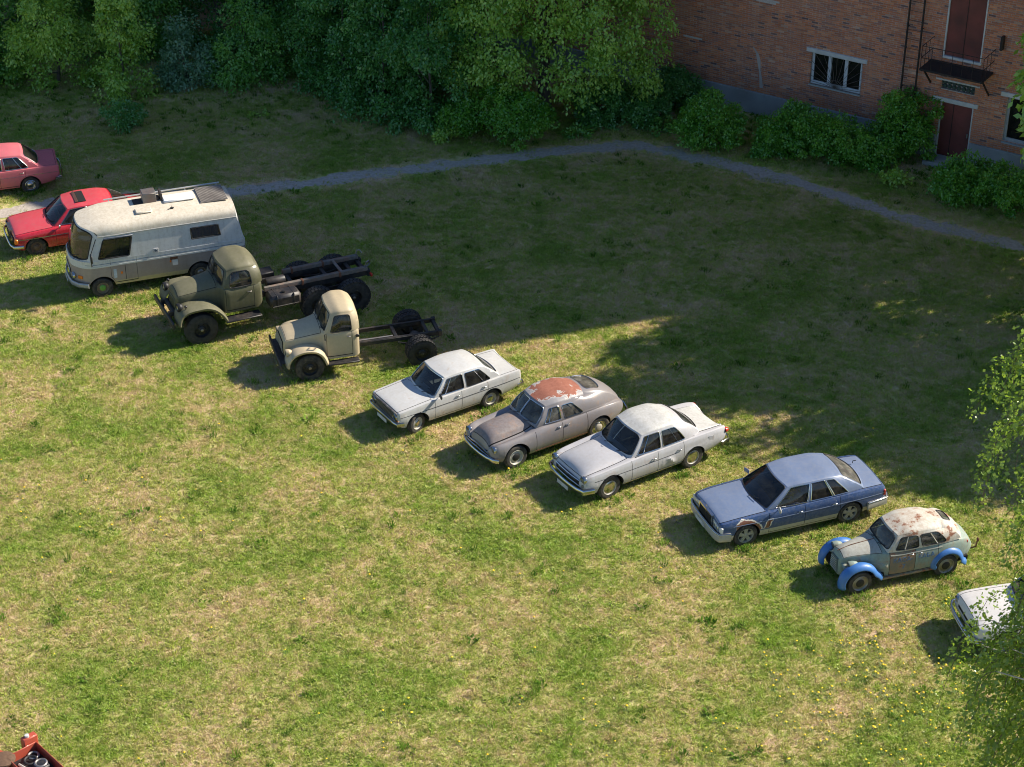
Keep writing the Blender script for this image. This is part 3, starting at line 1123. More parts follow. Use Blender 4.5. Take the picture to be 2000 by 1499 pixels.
ae.tube([a + Vector((0, 0, .03)), lerp(a, e_, .5) + Vector((-.04, 0, .05)), e_ + Vector((-.06, 0, .05))], .006, 5)
ae.build('aerial', M['chrome'], r)
handles(B, (1.36, 2.2), .80, M['chrome'], .16)
strips(r, 'side_strip', M['gap'], B, -.5, 2.1, lambda x: .70 + .012 * x, .012, .004)
strips(r, 'sill_strip', M['chrome'], B, .45, 2.3, .315, .035, .01)
dn = MB()   # crumpled panel in the rear door
for sg in (-1,):
    pts = []
    for i in range(9):
        row = []
        for j in range(7):
            x, z = 1.62 + .52 * i / 8, .40 + .30 * j / 6
            d = .012 + .05 * max(0, math.sin(i * 1.1 + j * .8)) * math.sin(PI * i / 8) * math.sin(PI * j / 6)
            row.append((x, sg * (B.side_y(x, z) + d - .010), z))
        pts.append(row)
    for i in range(8):
        for j in range(6):
            dn.face([pts[i][j], pts[i + 1][j], pts[i + 1][j + 1], pts[i][j + 1]])
tag(dn.build('dented_panel', sil, r, 25), 'crumpled lower part of the rear door')
gr = MB().box((-.80, 0, .62), (.05, 1.05, .16), .02)
gp = gr.build('grille', M['gap'], r)
bars = MB()
for k in range(27):
    y = -.5 + k / 26
    bars.box((-.83 + .10 * abs(y) ** 2, y, .62), (.022, .013, .13))
bars.tube([(-.835 + .10 * y * y, y, .70) for y in np.linspace(-.55, .55, 11)], .014, 5)
bars.tube([(-.835 + .10 * y * y, y, .545) for y in np.linspace(-.55, .55, 11)], .014, 5)
bars.build('grille_bar', M['chrome'], gp)
for sg in (-1, 1):
    headlight(r, -.75, sg * .67, .76, .092, M['chrome'], .10)
    MB().lathe([(.05, -.02), (.045, -.045), (.0001, -.055)], (-.77, sg * .70, .60), 0, 16).build('indicator', M['lamp'], r)
    tl = MB()
    tl.lathe([(.07, .0), (.068, .05), (.045, .10), (.0001, .12)], (3.78, sg * .74, .80), 0, 16)
    tl.build('tail_light', M['red_lens'], r)
bumper.cx = 1.4
bumper(r, [(-.95, 0, .46), (-.94, .3, .46), (-.91, .58, .46), (-.84, .80, .465), (-.56, .90, .48)], .16, .06)
bumper(r, [(4.02, 0, .48), (4.01, .3, .48), (3.97, .58, .48), (3.88, .8, .485), (3.6, .88, .50)], .15, .06)
plate(r, -.96, 0, .33)
fl = MB().box((3.25, -B.side_y(3.25, .78) - .004, .78), (.16, .008, .16), .003)
fl.build('fuel_flap', sil, r)
for x in (0, 2.7):
    for sg in (-1, 1):
        wheel(r, x, sg * .72, .34, .18, .21, 'fullcap', rimm=M['whitewall'])
seats(r, 1.2, 2.5, .6, .42, .55, M['seat_red'])
dash(r, .85, .62, 1.0)

# ---- big blue sedan
def two_tone(name, c1, c2, z0, seed):
    """paint over bright lower cladding, split at a height"""
    t = NT(name)
    c = t.coord()
    z = t.n('ShaderNodeSeparateXYZ')
    t.set(z.inputs[0], c)
    n1 = t.noise(c, 2, 5, .6)
    n2 = t.noise(c, 16, 4, .6)
    a = t.mix(t.ramp(n1, .3, .7), tuple(v * .88 for v in c1), tuple(v * 1.08 for v in c1))
    a = t.mix(t.math('MULTIPLY', t.ramp(n2, .4, .75), .22), a, (.3, .29, .27))
    b = t.mix(t.math('MULTIPLY', t.ramp(n2, .35, .7), .4), c2, (.22, .19, .15))
    k = t.ramp(z.outputs[2], z0 - .003, z0 + .003)
    # rusted holes on the left front wing
    xz = t.math('SUBTRACT', z.outputs[0], -.03)
    zz = t.math('SUBTRACT', z.outputs[2], .32)
    rr = t.math('SQRT', t.math('ADD', t.math('MULTIPLY', xz, xz), t.math('MULTIPLY', zz, zz)))
    wob = t.math('MULTIPLY', t.math('SUBTRACT', t.noise(c, 9, 4, .7), .5), .13)
    q = t.math('ADD', rr, wob)
    left = t.ramp(z.outputs[1], -.3, -.29, 1, 0)
    up = t.ramp(z.outputs[2], .44, .46)
    xlim = t.ramp(z.outputs[0], -.3, -.28)
    x2 = t.math('ABSOLUTE', t.math('SUBTRACT', t.math('ADD', z.outputs[0], t.math('MULTIPLY', z.outputs[2], -.45)), .34))
    p2 = t.math('MULTIPLY', t.ramp(t.math('ADD', x2, wob), .06, .063, 1, 0), t.ramp(z.outputs[2], .68, .69, 1, 0))
    p2e = t.math('MULTIPLY', t.ramp(t.math('ADD', x2, wob), .085, .088, 1, 0), t.ramp(z.outputs[2], .70, .71, 1, 0))
    h = t.math('MULTIPLY', t.math('MULTIPLY', left, up), t.math('MAXIMUM', t.math('MULTIPLY', xlim, t.ramp(q, .455, .46, 1, 0)), p2))
    he = t.math('MULTIPLY', t.math('MULTIPLY', left, up), t.math('MAXIMUM', t.math('MULTIPLY', xlim, t.ramp(q, .485, .49, 1, 0)), p2e))
    a = t.mix(he, a, (.62, .58, .5))
    a = t.mix(h, a, t.mix(n2, (.12, .045, .03), (.26, .11, .07)))
    t.bsdf(t.mix(k, b, a), t.ramp(n2, .3, .7, .32, .5), 0, None, .5, .15)
    return t.mat
blue = (.026, .062, .165)
bl = two_tone('blue_paint_over_grey_cladding', blue, (.40, .38, .33), .415, 1)
blp = paint('blue_paint', (.15, .20, .315), .36, (.3, .3, .31), .28, 0, 3.3, .3, .3)
r = place('sedan', (5.89, 41.09), 20.0, .80, 'large blue sedan with grey lower cladding and rusted front wing', 'car', GRP)
c = dict(x=(-.84, 4.08),
         W=[(-.84, .76), (-.80, .82), (-.6, .865), (.2, .895), (1.5, .905), (2.9, .90), (3.6, .87), (4.0, .83), (4.08, .79)],
         S=[(-.84, .68), (-.80, .735), (-.6, .765), (.5, .84), (1.5, .875), (2.9, .89), (3.6, .885), (4.0, .865), (4.08, .82)],
         T=[(-.84, .72), (-.80, .80), (-.5, .86), (.2, .93), (.72, .96), (2.9, .98), (3.2, .98), (3.7, .955), (4.02, .93), (4.08, .86)],
         B=[(-.84, .40), (-.7, .27), (0, .22), (2.94, .22), (3.5, .27), (4.0, .38), (4.08, .44)],
         side=[(0, .93), (.2, .985), (.45, 1), (.6, 1), (.85, .98), (1, .93)],
         arches=[(0, .315, .375), (2.94, .315, .375)], doors=[(.62, 1.62), (1.62, 2.62)], hood=(-.81, .55, .10), boot=(3.28, 4.0, .10), open=(.85, 3.0), qopen=.13)
mats = dict(paint=bl, hood=blp, boot=blp, roof=blp, pillar=blp, trim=M['chrome'], wtrim=M['black'])
B = loft_body(r, c, mats)
g = dict(xb=(.60, 3.36), xt=(1.22, 2.72), yb=[(0, .74), (.3, .81), (.7, .81), (1, .74)], zb=[(0, .88), (.5, .895), (1, .92)],
         yt=[(0, .58), (.4, .62), (.8, .615), (1, .57)], zt=[(0, 1.335), (.3, 1.375), (.7, 1.37), (1, 1.32)], zs=[(0, 1.375), (.3, 1.43), (.7, 1.43), (1, 1.37)],
         kb=.18, kt=.08, rb=.16, rt=.05, fz=.055, rz=.05, bulge=.025, win=[(.075, .40, .05, .93, .07), (.435, .665, .05, .93, .06), (.685, .835, .05, .93, .08)],
         fw=(-.94, .94, .04, .95, .1), rw=(-.90, .90, .1, .92, .18), rglass=M['glass_dusty'], em=.55)
H = greenhouse(r, g, mats)
wiper(r, H.front_f, (-.1,))
handles(B, (1.48, 2.46), .745)
strips(r, 'side_strip', blp, B, -.4, 4.0, lambda x: .675 + .008 * x, .014, .006, 40)
gm = MB()
gm.prism([(-.40, .44), (.40, .44), (.37, .79), (-.37, .79)], 0, -.90, -.80)
ga = gm.build('grille', M['chrome'], r)
gi = MB()
gi.prism([(-.345, .475), (-.012, .475), (-.012, .735), (-.325, .735)], 0, -.905, -.89)
gi.prism([(.012, .475), (.345, .475), (.325, .735), (.012, .735)], 0, -.905, -.89)
gi.build('grille_mesh', M['gap'], ga)
st = MB()
st.tube([(-.86, .04 * math.cos(a), .85 + .04 * math.sin(a)) for a in np.linspace(0, 2 * PI, 15)[:-1]], .006, 4, True)
for a in (90, 210, 330):
    st.tube([(-.86, 0, .85), (-.86, .04 * math.cos(R(a)), .85 + .04 * math.sin(R(a)))], .005, 4)
st.tube([(-.86, 0, .80), (-.86, 0, .78)], .006, 4)
st.build('hood_ornament', M['chrome'], r)
for sg in (-1, 1):
    hl = MB()
    hl.prism([(sg * .43, .51), (sg * .72, .50), (sg * .72, .68), (sg * .43, .72)], 0, -.86, -.80)
    ho = hl.build('headlight', simple('clear_headlight_lens', (.50, .51, .50), .15, 0, .3, 9), r)
    rf = MB()
    rf.box((-.855, sg * .50, .61), (.03, .11, .12), .012)
    rf.box((-.855, sg * .64, .60), (.03, .11, .12), .012)
    rf.build('reflector', M['reflector'], ho)
    MB().box((-.79, sg * .79, .59), (.11, .11, .17), .02).build('indicator', M['plate'], r)
    MB().box((4.03, sg * .70, .70), (.09, .28, .17), .02).build('tail_light', M['red_lens'], r)
bumper.cx = 1.6
cl = paint('grey_bumper_paint', (.42, .41, .37), .45, (.25, .21, .16), .35, 0, 2, .1)
f = bumper(r, [(-.98, 0, .40), (-.975, .4, .40), (-.95, .68, .40), (-.88, .84, .40), (-.50, .905, .40)], .26, .06, cl)
bumper(r, [(4.24, 0, .44), (4.235, .4, .44), (4.21, .68, .44), (4.13, .82, .44), (3.45, .905, .43)], .25, .06, cl)
ch = bumper(r, [(-.99, 0, .505), (-.985, .4, .505), (-.96, .68, .505), (-.89, .85, .505), (-.50, .915, .505)], .035, .05, M['chrome'], 'bumper_strip')
bumper(r, [(4.25, 0, .55), (4.245, .4, .55), (4.22, .68, .55), (4.14, .83, .55), (3.45, .915, .54)], .035, .05, M['chrome'], 'bumper_strip')
plate(r, -1.02, .1, .36)
mirror(r, .88, -.80, .86, cl)
mirror(r, .88, .80, .86, blp)
alloy = paint('dusty_alloy', (.45, .43, .36), .45, (.25, .22, .16), .5, 0, 9, .1)
for x in (0, 2.94):
    for sg in (-1, 1):
        wheel(r, x, sg * .765, .325, .225, .215, 'spoke', rimm=alloy)
seats(r, 1.2, 2.75, .62, .36, .5, M['seat'])
dash(r, .85, .62, .9)
an = MB().tube([(3.62, .3, .98), (3.63, .3, 1.05), (3.72, .28, 1.06)], .012, 5)
an.build('aerial', M['black'], r)

squeeze(r, .76, -.3, (3.25, .87))

# ---- red sedan behind the camper
red = paint('red_paint', (.50, .018, .035), .26, (.35, .12, .1), .18, 0, 6.1, .5)
redt = paint('sun_bleached_red_paint', (.58, .055, .075), .4, (.4, .2, .18), .3, 0, 6.9, .2)
r = place('sedan', (-15.22, 56.85), 21.5, .76, 'red sedan with open sunroof, half hidden behind the white camper', 'car', GRP)
c = dict(x=(-.66, 3.86),
         W=[(-.66, .76), (-.61, .82), (-.4, .865), (.2, .885), (1.4, .89), (2.8, .885), (3.4, .85), (3.8, .80), (3.86, .76)],
         S=[(-.66, .70), (-.61, .755), (-.4, .79), (.5, .85), (1.5, .885), (2.8, .895), (3.4, .885), (3.8, .855), (3.86, .80)],
         T=[(-.66, .74), (-.61, .82), (-.3, .885), (.3, .945), (.72, .965), (2.8, .985), (3.1, .98), (3.5, .945), (3.8, .90), (3.86, .82)],
         B=[(-.66, .42), (-.56, .29), (0, .24), (2.8, .24), (3.4, .3), (3.8, .42), (3.86, .46)],
         side=[(0, .92), (.2, .98), (.45, 1), (.62, 1), (.66, .99), (.88, .97), (1, .92)],
         arches=[(0, .315, .37), (2.8, .315, .37)], doors=[(.64, 1.55), (1.55, 2.45)], hood=(-.63, .58, .10), boot=(3.1, 3.8, .10), open=(.85, 2.9), qopen=.13)
mats = dict(paint=red, hood=redt, roof=redt, trim=M['chrome'], wtrim=M['black'])
B = loft_body(r, c, mats)
g = dict(xb=(.64, 3.15), xt=(1.15, 2.55), yb=[(0, .72), (.3, .79), (.7, .79), (1, .72)], zb=[(0, .89), (.5, .905), (1, .925)],
         yt=[(0, .58), (.4, .62), (.8, .61), (1, .57)], zt=[(0, 1.345), (.3, 1.385), (.7, 1.38), (1, 1.33)], zs=[(0, 1.385), (.3, 1.44), (.7, 1.44), (1, 1.38)],
         kb=.15, kt=.07, rb=.14, rt=.05, fz=.05, rz=.05, bulge=.02, win=[(.075, .42, .05, .93, .08), (.455, .80, .05, .93, .1)],
         fw=(-.94, .94, .05, .95, .1), rw=(-.88, .88, .1, .92, .18))
H = greenhouse(r, g, mats)
wiper(r, H.front_f)
handles(B, (1.42, 2.3), .75)
sr = MB().box((1.62, 0, 1.447), (.34, .80, .012), .004)
sro = sr.build('sunroof', M['gap'], r)
MB().box((1.49, 0, 1.46), (.09, .8, .015), .004, (0, -.3, 0)).build('wind_deflector', simple('bronze_plastic', (.16, .07, .04), .3), sro)
strips(r, 'side_strip', M['chrome'], B, -.55, 3.8, lambda x: .655 + .006 * x, .025, .012, 40)
gm = MB().prism([(-.34, .46), (.34, .46), (.31, .80), (-.31, .80)], 0, -.73, -.63)
ga = gm.build('grille', M['chrome'], r)
MB().prism([(-.29, .50), (.29, .50), (.265, .745), (-.265, .745)], 0, -.735, -.72).build('grille_mesh', M['gap'], ga)
for sg in (-1, 1):
    for yy, rad in ((.62, .085), (.45, .065)):
        headlight(r, -.66, sg * yy, .62, rad, M['black'])
    MB().box((-.61, sg * .79, .60), (.13, .13, .17), .03).build('indicator', M['amber'], r)
    MB().box((3.82, sg * .68, .68), (.08, .3, .16), .02).build('tail_light', M['red_lens'], r)
bumper.cx = 1.5
bumper(r, [(-.81, 0, .42), (-.805, .4, .42), (-.78, .68, .42), (-.70, .84, .42), (-.40, .90, .42)], .12, .05)
bumper(r, [(4.0, 0, .44), (3.99, .4, .44), (3.97, .68, .44), (3.88, .82, .44), (3.4, .9, .44)], .12, .05)
mirror(r, .82, -.78, .87, M['chrome'])
brw = simple('rusty_rim', (.14, .09, .06), .7, 0, .4)
for x in (0, 2.8):
    for sg in (-1, 1):
        wheel(r, x, sg * .74, .315, .185, .19, 'cap', rimm=brw, cap=brw)
seats(r, 1.15, 2.55, .62, .36, .5)
dash(r, .82, .62, .9)

# ---- small vintage sedan with blue mudguards
pale = paint('weathered_grey_green_paint', (.25, .33, .285), .6, (.17, .13, .09), .5, .35, 1.9, 0, .4)
palew = paint('weathered_pale_paint', (.42, .42, .37), .62, (.22, .19, .14), .55, .06, 9.4, 0, .5)
rroof = paint('rust_bloomed_pale_paint', (.56, .54, .47), .62, (.33, .23, .15), .5, .62, 12.3, 0, .3)
brown = paint('brown_primer_paint', (.18, .16, .12), .65, (.22, .19, .13), .5, .75, 3.9, 0, .3)
bluef = paint('bright_blue_paint', (.045, .17, .47), .4, (.1, .16, .3), .15, 0, 5.5, .2)
r = place('vintage_car', (8.49, 39.09), 18.0, .62, 'small weathered vintage car with bright blue mudguards and rusty pale roof', 'car', GRP)
c = dict(x=(-.40, 3.18),
         W=[(-.40, .20), (-.34, .26), (-.15, .31), (.3, .42), (.62, .54), (.72, .60), (1.2, .645), (2.2, .645), (2.7, .58), (3.05, .45), (3.18, .34)],
         S=[(-.40, .74), (-.34, .83), (-.1, .88), (.5, .93), (.75, .96), (2.3, .985), (2.7, .94), (3.05, .80), (3.18, .62)],
         T=[(-.40, .78), (-.34, .91), (-.1, 1.0), (.3, 1.045), (.7, 1.075), (2.3, 1.08), (2.75, 1.04), (3.05, .88), (3.18, .68)],
         B=[(-.40, .36), (0, .32), (.4, .28), (2.6, .28), (3.0, .36), (3.18, .44)],
         side=[(0, .95), (.3, 1), (.6, 1), (.8, .97), (.93, .93), (1, .88)],
         doors=[(.78, 1.46), (1.46, 2.08)], hood=(-.3, .62, .02), open=(.95, 2.55), qopen=.14, crown=2.0)
mats = dict(paint=pale, hood=palew, roof=rroof, door0=brown, pillar=rroof, trim=M['black'])
B = loft_body(r, c, mats)
g = dict(xb=(.74, 2.74), xt=(1.02, 2.22), yb=[(0, .53), (.3, .60), (.7, .60), (1, .53)], zb=[(0, .97), (.5, .985), (1, .97)],
         yt=[(0, .44), (.4, .51), (.8, .50), (1, .42)], zt=[(0, 1.36), (.3, 1.41), (.7, 1.39), (1, 1.32)], zs=[(0, 1.42), (.3, 1.52), (.6, 1.53), (1, 1.44)],
         kb=.08, kt=.08, rb=.14, rt=.07, fz=.07, rz=.05, bulge=.03, br=.07, brx=.8, brz=1.0, win=[(.08, .40, .1, .85, .25), (.45, .80, .1, .85, .3)],
         fw=(-.9, .9, .1, .88, .25), rw=(-.45, .45, .6, .9, .4), tw=.013, glass=M['glass_dusty'])
H = greenhouse(r, g, mats)
wiper(r, H.front_f, (-.3, .35))
for sg in (-1, 1):
    f = H.side_f(sg)
    MB().tube([f(.205, .11), f(.215, .84)], .014, 5).build('quarter_light_bar', M['whitewall'], r)
    MB().tube([f(.665, .11), f(.66, .84)], .014, 5).build('quarter_light_bar', M['whitewall'], r)
handles(B, (1.34, 1.58), .87)
for sg in (-1, 1):
    fm = MB()
    fender(fm, arc_path(-.02, .34, .42, 196, 22, 18, 1.08) + [(.50, .42), (.58, .33)], sg * .40, sg * .70, .085, .05)
    fm.build('mudguard', bluef, r, 60, 'solid')
    fm = MB()
    fender(fm, [(1.98, .30), (2.0, .36)] + arc_path(2.36, .34, .40, 165, 6, 16, 1.02) + [(2.82, .33), (2.88, .30)], sg * .46, sg * .71, .08, .05)
    fm.build('mudguard', bluef, r, 60, 'solid')
    # apron between mudguard and hood
    ap = MB()
    xs = np.linspace(-.36, .74, 14)
    for i in range(13):
        for (q0, q1) in ((0, 1),):
            def A(x, k):
                yi, zi = B.side_y(x, .74) - .01, .74
                return (x, sg * lerp(yi, max(.50, yi + .05), k), lerp(zi, .60 - .18 * max(0, (abs(x) - .3)), k))
            ap.face([A(xs[i], 0), A(xs[i + 1], 0), A(xs[i + 1], 1), A(xs[i], 1)])
    ap.build('wing_apron', pale, r, 60, 'solid')
    headlight(r, -.22, sg * .44, .76, .085, M['steel'], .22, pale)
    MB().box((2.97, sg * .45, .78), (.05, .05, .08), .012).build('tail_light', M['red_lens'], r)
gr = MB().prism([(-.19, .40), (.19, .40), (.15, .80), (-.15, .80)], 0, -.425, -.39)
gp = gr.build('grille', simple('grille_green', (.12, .15, .14), .6), r)
bars = MB()
for k in range(6):
    bars.box((-.435, 0, .45 + k * .06), (.018, .32 - k * .012, .014), .004)
bars.build('grille_bar', M['whitewall'], gp)
t = MB().tube([(-.36, 0, .94), (0, 0, 1.03), (.62, 0, 1.075)], .010, 5)
t.build('hood_strip', M['rust'], r)
strips(r, 'side_strip', palew, B, .8, 2.2, .90, .022, .008)
for sg in (-1, 1):
    MB().box((1.3, sg * .62, .29), (1.45, .06, .07), .015).build('sill', brown, r)
bm = MB().tube([(3.18, -.3, .42), (3.35, -.3, .42), (3.37, -.3, .60)], .02, 6)
bm.box((3.38, -.3, .64), (.05, .09, .09), .02)
bm.build('bumper_bracket', M['rust'], r)
# worn hand-painted lettering on the left doors
def lettering(door, txt, x, z, size, B, mat, squish=1.0):
    cu = bpy.data.curves.new('lettering', 'FONT')
    cu.body = txt
    cu.size = size
    cu.extrude = .002
    cu.resolution_u = 2
    ob = bpy.data.objects.new('tmp_text', cu)
    COL.objects.link(ob)
    bpy.context.view_layer.update()
    me = bpy.data.meshes.new_from_object(ob.evaluated_get(bpy.context.evaluated_depsgraph_get()))
    bpy.data.objects.remove(ob)
    for v in me.vertices:
        X, Z = x + v.co.x * squish, z + v.co.y
        v.co = (X, -(B.side_y(X, Z) + .004 + v.co.z), Z)
    me.materials.clear()
    me.materials.append(mat)
    o = bpy.data.objects.new('lettering', me)
    COL.objects.link(o)
    o.parent = door
def worn_blue():
    t = NT('worn_blue_lettering_paint')
    n = t.noise(t.coord(), 26, 4, .7)
    t.bsdf(t.mix(t.ramp(n, .45, .6), (.05, .14, .36), (.13, .17, .2)), .6)
    return t.mat
wb = worn_blue()
lettering(B.doors[0], 'КАСА', .86, .70, .17, B, wb)
lettering(B.doors[0], '–', 1.30, .70, .18, B, wb)
lettering(B.doors[0], '7', 1.10, .49, .20, B, wb)
lettering(B.doors[2], 'КАБА', 1.53, .70, .17, B, wb)
for x in (0, 2.34):
    for sg in (-1, 1):
        wheel(r, x, sg * .60, .32, .15, .215, 'cap', rimm=M['steel'], cap=M['black'], steer=.0)
seats(r, 1.15, 2.2, .48, .42, .5, M['seat'])
dash(r, .82, .5, .98)

# ---- white car under the birch
pm = paint('chalky_white_paint', (.64, .62, .60), .5, (.4, .35, .3), .3, .04, 13.0, .05, .5)
r = place('sedan', (11.52, 36.78), 9.5, .70, 'white car at the right edge, half hidden by the birch leaves', 'car', GRP)
c = dict(x=(-.72, 3.45),
         W=[(-.72, .68), (-.66, .76), (-.4, .81), (1.2, .82), (2.6, .82), (3.3, .78), (3.45, .70)],
         S=[(-.72, .70), (-.66, .79), (-.4, .83), (.6, .89), (2.5, .91), (3.2, .9), (3.45, .84)],
         T=[(-.72, .74), (-.66, .85), (-.4, .90), (.3, .95), (.62, .965), (2.5, .97), (3.2, .94), (3.45, .84)],
         B=[(-.72, .46), (-.6, .33), (0, .27), (2.5, .27), (3.2, .35), (3.45, .48)],
         arches=[(0, .32, .38), (2.5, .32, .38)], doors=[(.6, 1.48), (1.48, 2.32)], hood=(-.66, .52, .14), boot=(2.8, 3.36, .14), open=(.75, 2.5), qopen=.13)
mats = dict(paint=pm, trim=M['chrome'])
B = loft_body(r, c, mats)
g = dict(xb=(.62, 2.80), xt=(1.05, 2.3), yb=[(0, .68), (.5, .73), (1, .66)], zb=[(0, .90), (.5, .91), (1, .92)],
         yt=[(0, .55), (.5, .59), (1, .54)], zt=[(0, 1.37), (.4, 1.41), (1, 1.36)], zs=[(0, 1.42), (.35, 1.48), (.7, 1.475), (1, 1.42)],
         kb=.14, kt=.08, rb=.1, rt=.04, fz=.04, rz=.03, win=[(.07, .43, .06, .9, .14), (.48, .84, .06, .9, .16)], fw=(-.95, .95, .07, .94, .16), rw=(-.86, .86, .12, .88, .25))
H = greenhouse(r, g, mats)
wiper(r, H.front_f)
gr = MB().box((-.705, 0, .62), (.05, .92, .10), .02)
gr.build('grille', M['gap'], r)
for sg in (-1, 1):
    headlight(r, -.68, sg * .60, .68, .09, M['chrome'], .1)
    MB().box((3.42, sg * .6, .72), (.06, .12, .16), .02).build('tail_light', M['red_lens'], r)
for zz in (.44, .52):
    bumper(r, [(-.86, 0, zz), (-.855, .3, zz), (-.83, .6, zz), (-.76, .76, zz), (-.5, .85, zz)], .06, .05)
bumper(r, [(3.58, 0, .47), (3.57, .35, .47), (3.54, .62, .47), (3.46, .78, .47)], .12)
MB().box((-.55, 0, .895), (.12, .02, .03), .008).build('hood_ornament', M['chrome'], r)
handles(B, (1.34, 2.18), .8)
for x in (0, 2.5):
    for sg in (-1, 1):
        wheel(r, x, sg * .68, .315, .175, .2, 'cap')
seats(r, 1.15, 2.4, .55, .38, .5)
dash(r, .8, .58, .92)
# ------------------------------------------------------------------ army truck (olive, three axles)
olive = paint('olive_paint', (.085, .085, .042), .55, (.16, .145, .10), .4, 0, 2.2, .05)
olivet = paint('sun_bleached_olive_paint', (.125, .12, .065), .6, (.2, .18, .13), .45, 0, 3.2, .0)
r = place('army_truck', (-9.14, 51.13), 24.5, 1.02, 'olive green six-wheeled truck with bare black chassis, beside the camper', 'truck', GRP)
c = dict(x=(-.62, 1.98),
         W=[(-.62, .34), (-.56, .42), (-.4, .46), (.3, .53), (.66, .60), (.74, .70), (.80, .86), (.95, .895), (1.7, .895), (1.9, .86), (1.98, .76)],
         S=[(-.62, 1.34), (-.56, 1.40), (-.3, 1.44), (.5, 1.53), (.80, 1.58), (1.98, 1.58)],
         T=[(-.62, 1.42), (-.56, 1.53), (-.3, 1.62), (.3, 1.70), (.74, 1.74), (1.98, 1.66)],
         B=[(-.62, .88), (.3, .88), (.72, .84), (.82, .80), (1.98, .80)],
         side=[(0, .97), (.3, 1), (.75, 1), (.9, .98), (1, .94)], doors=[(.84, 1.70)], hood=(-.52, .66, .02), open=(.92, 1.88), qopen=.10, crown=2.4, under=False)
mats = dict(paint=olive, hood=olivet, roof=olivet, trim=M['black'])
B = loft_body(r, c, mats)
g = dict(xb=(.80, 2.0), xt=(.98, 1.84), yb=[(0, .80), (.3, .87), (.8, .86), (1, .74)], zb=[(0, 1.57), (.5, 1.57), (1, 1.57)],
         yt=[(0, .64), (.4, .72), (.8, .70), (1, .60)], zt=[(0, 2.06), (.4, 2.12), (1, 2.06)], zs=[(0, 2.20), (.4, 2.32), (.7, 2.32), (1, 2.20)],
         kb=.10, kt=.12, rb=.06, rt=.06, fz=.08, rz=.0, bulge=.04, br=.06, em=.55, split=True, win=[(.13, .72, .04, .88, .35)], fw=(-.86, .86, .10, .86, .22), rw=(-.45, .45, .25, .72, .35), tw=.016)
H = greenhouse(r, g, mats)
handles(B, (1.56,), 1.40, M['steel'])
# windscreen shade, wipers
wiper(r, H.front_f, (-.45, .3))
# radiator shell and grille slats
gr = MB().box((-.63, 0, 1.10), (.05, .64, .46), .02)
gp = gr.build('grille', olive, r)
for k in range(9):
    MB().box((-.66, -.26 + k * .065, 1.10), (.02, .022, .40), .004).build('grille_slat', olive, gp)
for sg in (-1, 1):
    fm = MB()
    path = [(-.78, .78), (-.76, .92), (-.68, 1.08), (-.5, 1.19), (-.25, 1.24), (.1, 1.25), (.38, 1.17), (.58, 1.01), (.72, .82), (.80, .66)]
    pf = pchip([(i / (len(path) - 1), p[0]) for i, p in enumerate(path)])
    pz = pchip([(i / (len(path) - 1), p[1]) for i, p in enumerate(path)])
    fender(fm, [(pf(t), pz(t)) for t in np.linspace(0, 1, 30)], sg * .44, sg * 1.12, .035, .07)
    fm.build('mudguard', olivet, r, 50, 'solid')
    headlight(r, -.66, sg * .72, 1.24, .11, M['black'], .2, M['black'])
    lm = MB().box((-.42, sg * .92, 1.33), (.10, .09, .08), .02)
    lm.tube([(-.42, sg * .92, 1.30), (-.42, sg * .92, 1.24)], .015, 5)
    lm.build('side_lamp', M['chassis'], r)
    rb = MB().box((1.28, sg * .96, .64), (1.10, .38, .05), .012)
    rb.box((1.28, sg * .98, .588), (1.0, .05, .03))
    rb.build('running_board', M['chassis'], r)
    rl = MB().box((2.25, sg * .40, .92), (6.45, .065, .16), .008)
    rl.build('frame_rail', M['chassis'], r)
    # springs
    for (a, b2, z) in ((-.62, .62, .66), (3.55, 4.9, .72)):
        sp = MB()
        for k in range(5):
            s_ = 1 - k * .17
            m_ = (a + b2) / 2
            pts = [(m_ + (b2 - a) / 2 * s_ * t, sg * .46, z - .035 * k + .10 * t * t * s_) for t in np.linspace(-1, 1, 9)]
            sp.tube(pts, .016, 4, sy=2.2)
        sp.build('leaf_spring', M['chassis'], r)
# bars laid on the frame
oldw = simple('weathered_grey_timber', (.17, .155, .135), .85, 0, .45, 9, (.22, .09, .045), .55, .3)
for sg, a, b2 in ((-1, 2.15, 5.45), (1, 3.0, 5.45)):
    MB().box(((a + b2) / 2, sg * .42, 1.09), (b2 - a, .13, .13), .012).build('frame_timber', oldw, r)
for (x, sg) in ((3.35, -1), (3.3, 1), (4.55, -1), (4.3, 1)):
    MB().box((x, sg * .42, 1.08), (.07, .17, .17), .01).build('clamp', M['rust'], r)
for x in (-.75, 2.1, 3.1, 4.2, 5.0, 5.4):
    MB().box((x, 0, .93), (.12, .74, .14), .01).build('cross_member', M['chassis'], r)
MB().box((4.62, 0, 1.14), (.09, .86, .05), .01).build('cross_bar', M['steel'], r)
MB().lathe([(.0001, -.3), (.12, -.3), (.14, -.27), (.14, .27), (.12, .3), (.0001, .3)], (2.62, -.05, 1.10), 0, 18).build('air_tank', M['chassis'], r)
tk = MB().box((2.62, -.78, .90), (.98, .56, .40), .08)
tko = tk.build('fuel_tank', M['chassis'], r)
MB().lathe([(.06, 0), (.06, .05), (.0001, .055)], (2.62, -.84, 1.10), 2, 14).build('filler_cap', M['black'], tko)
for x in (2.36, 2.88):
    MB().box((x, -.78, .90), (.035, .575, .415), .085).build('tank_strap', M['chassis'], tko)
MB().tube([(2.2, -1.06, .78), (3.02, -1.06, .78)], .014, 5).build('tank_rail', M['steel'], tko)
bt = MB().box((2.5, .76, .90), (.6, .42, .36), .03)
bt.build('battery_box', M['chassis'], r)
MB().box((-.98, 0, .80), (.09, 2.02, .20), .02).build('bumper', M['chassis'], r)
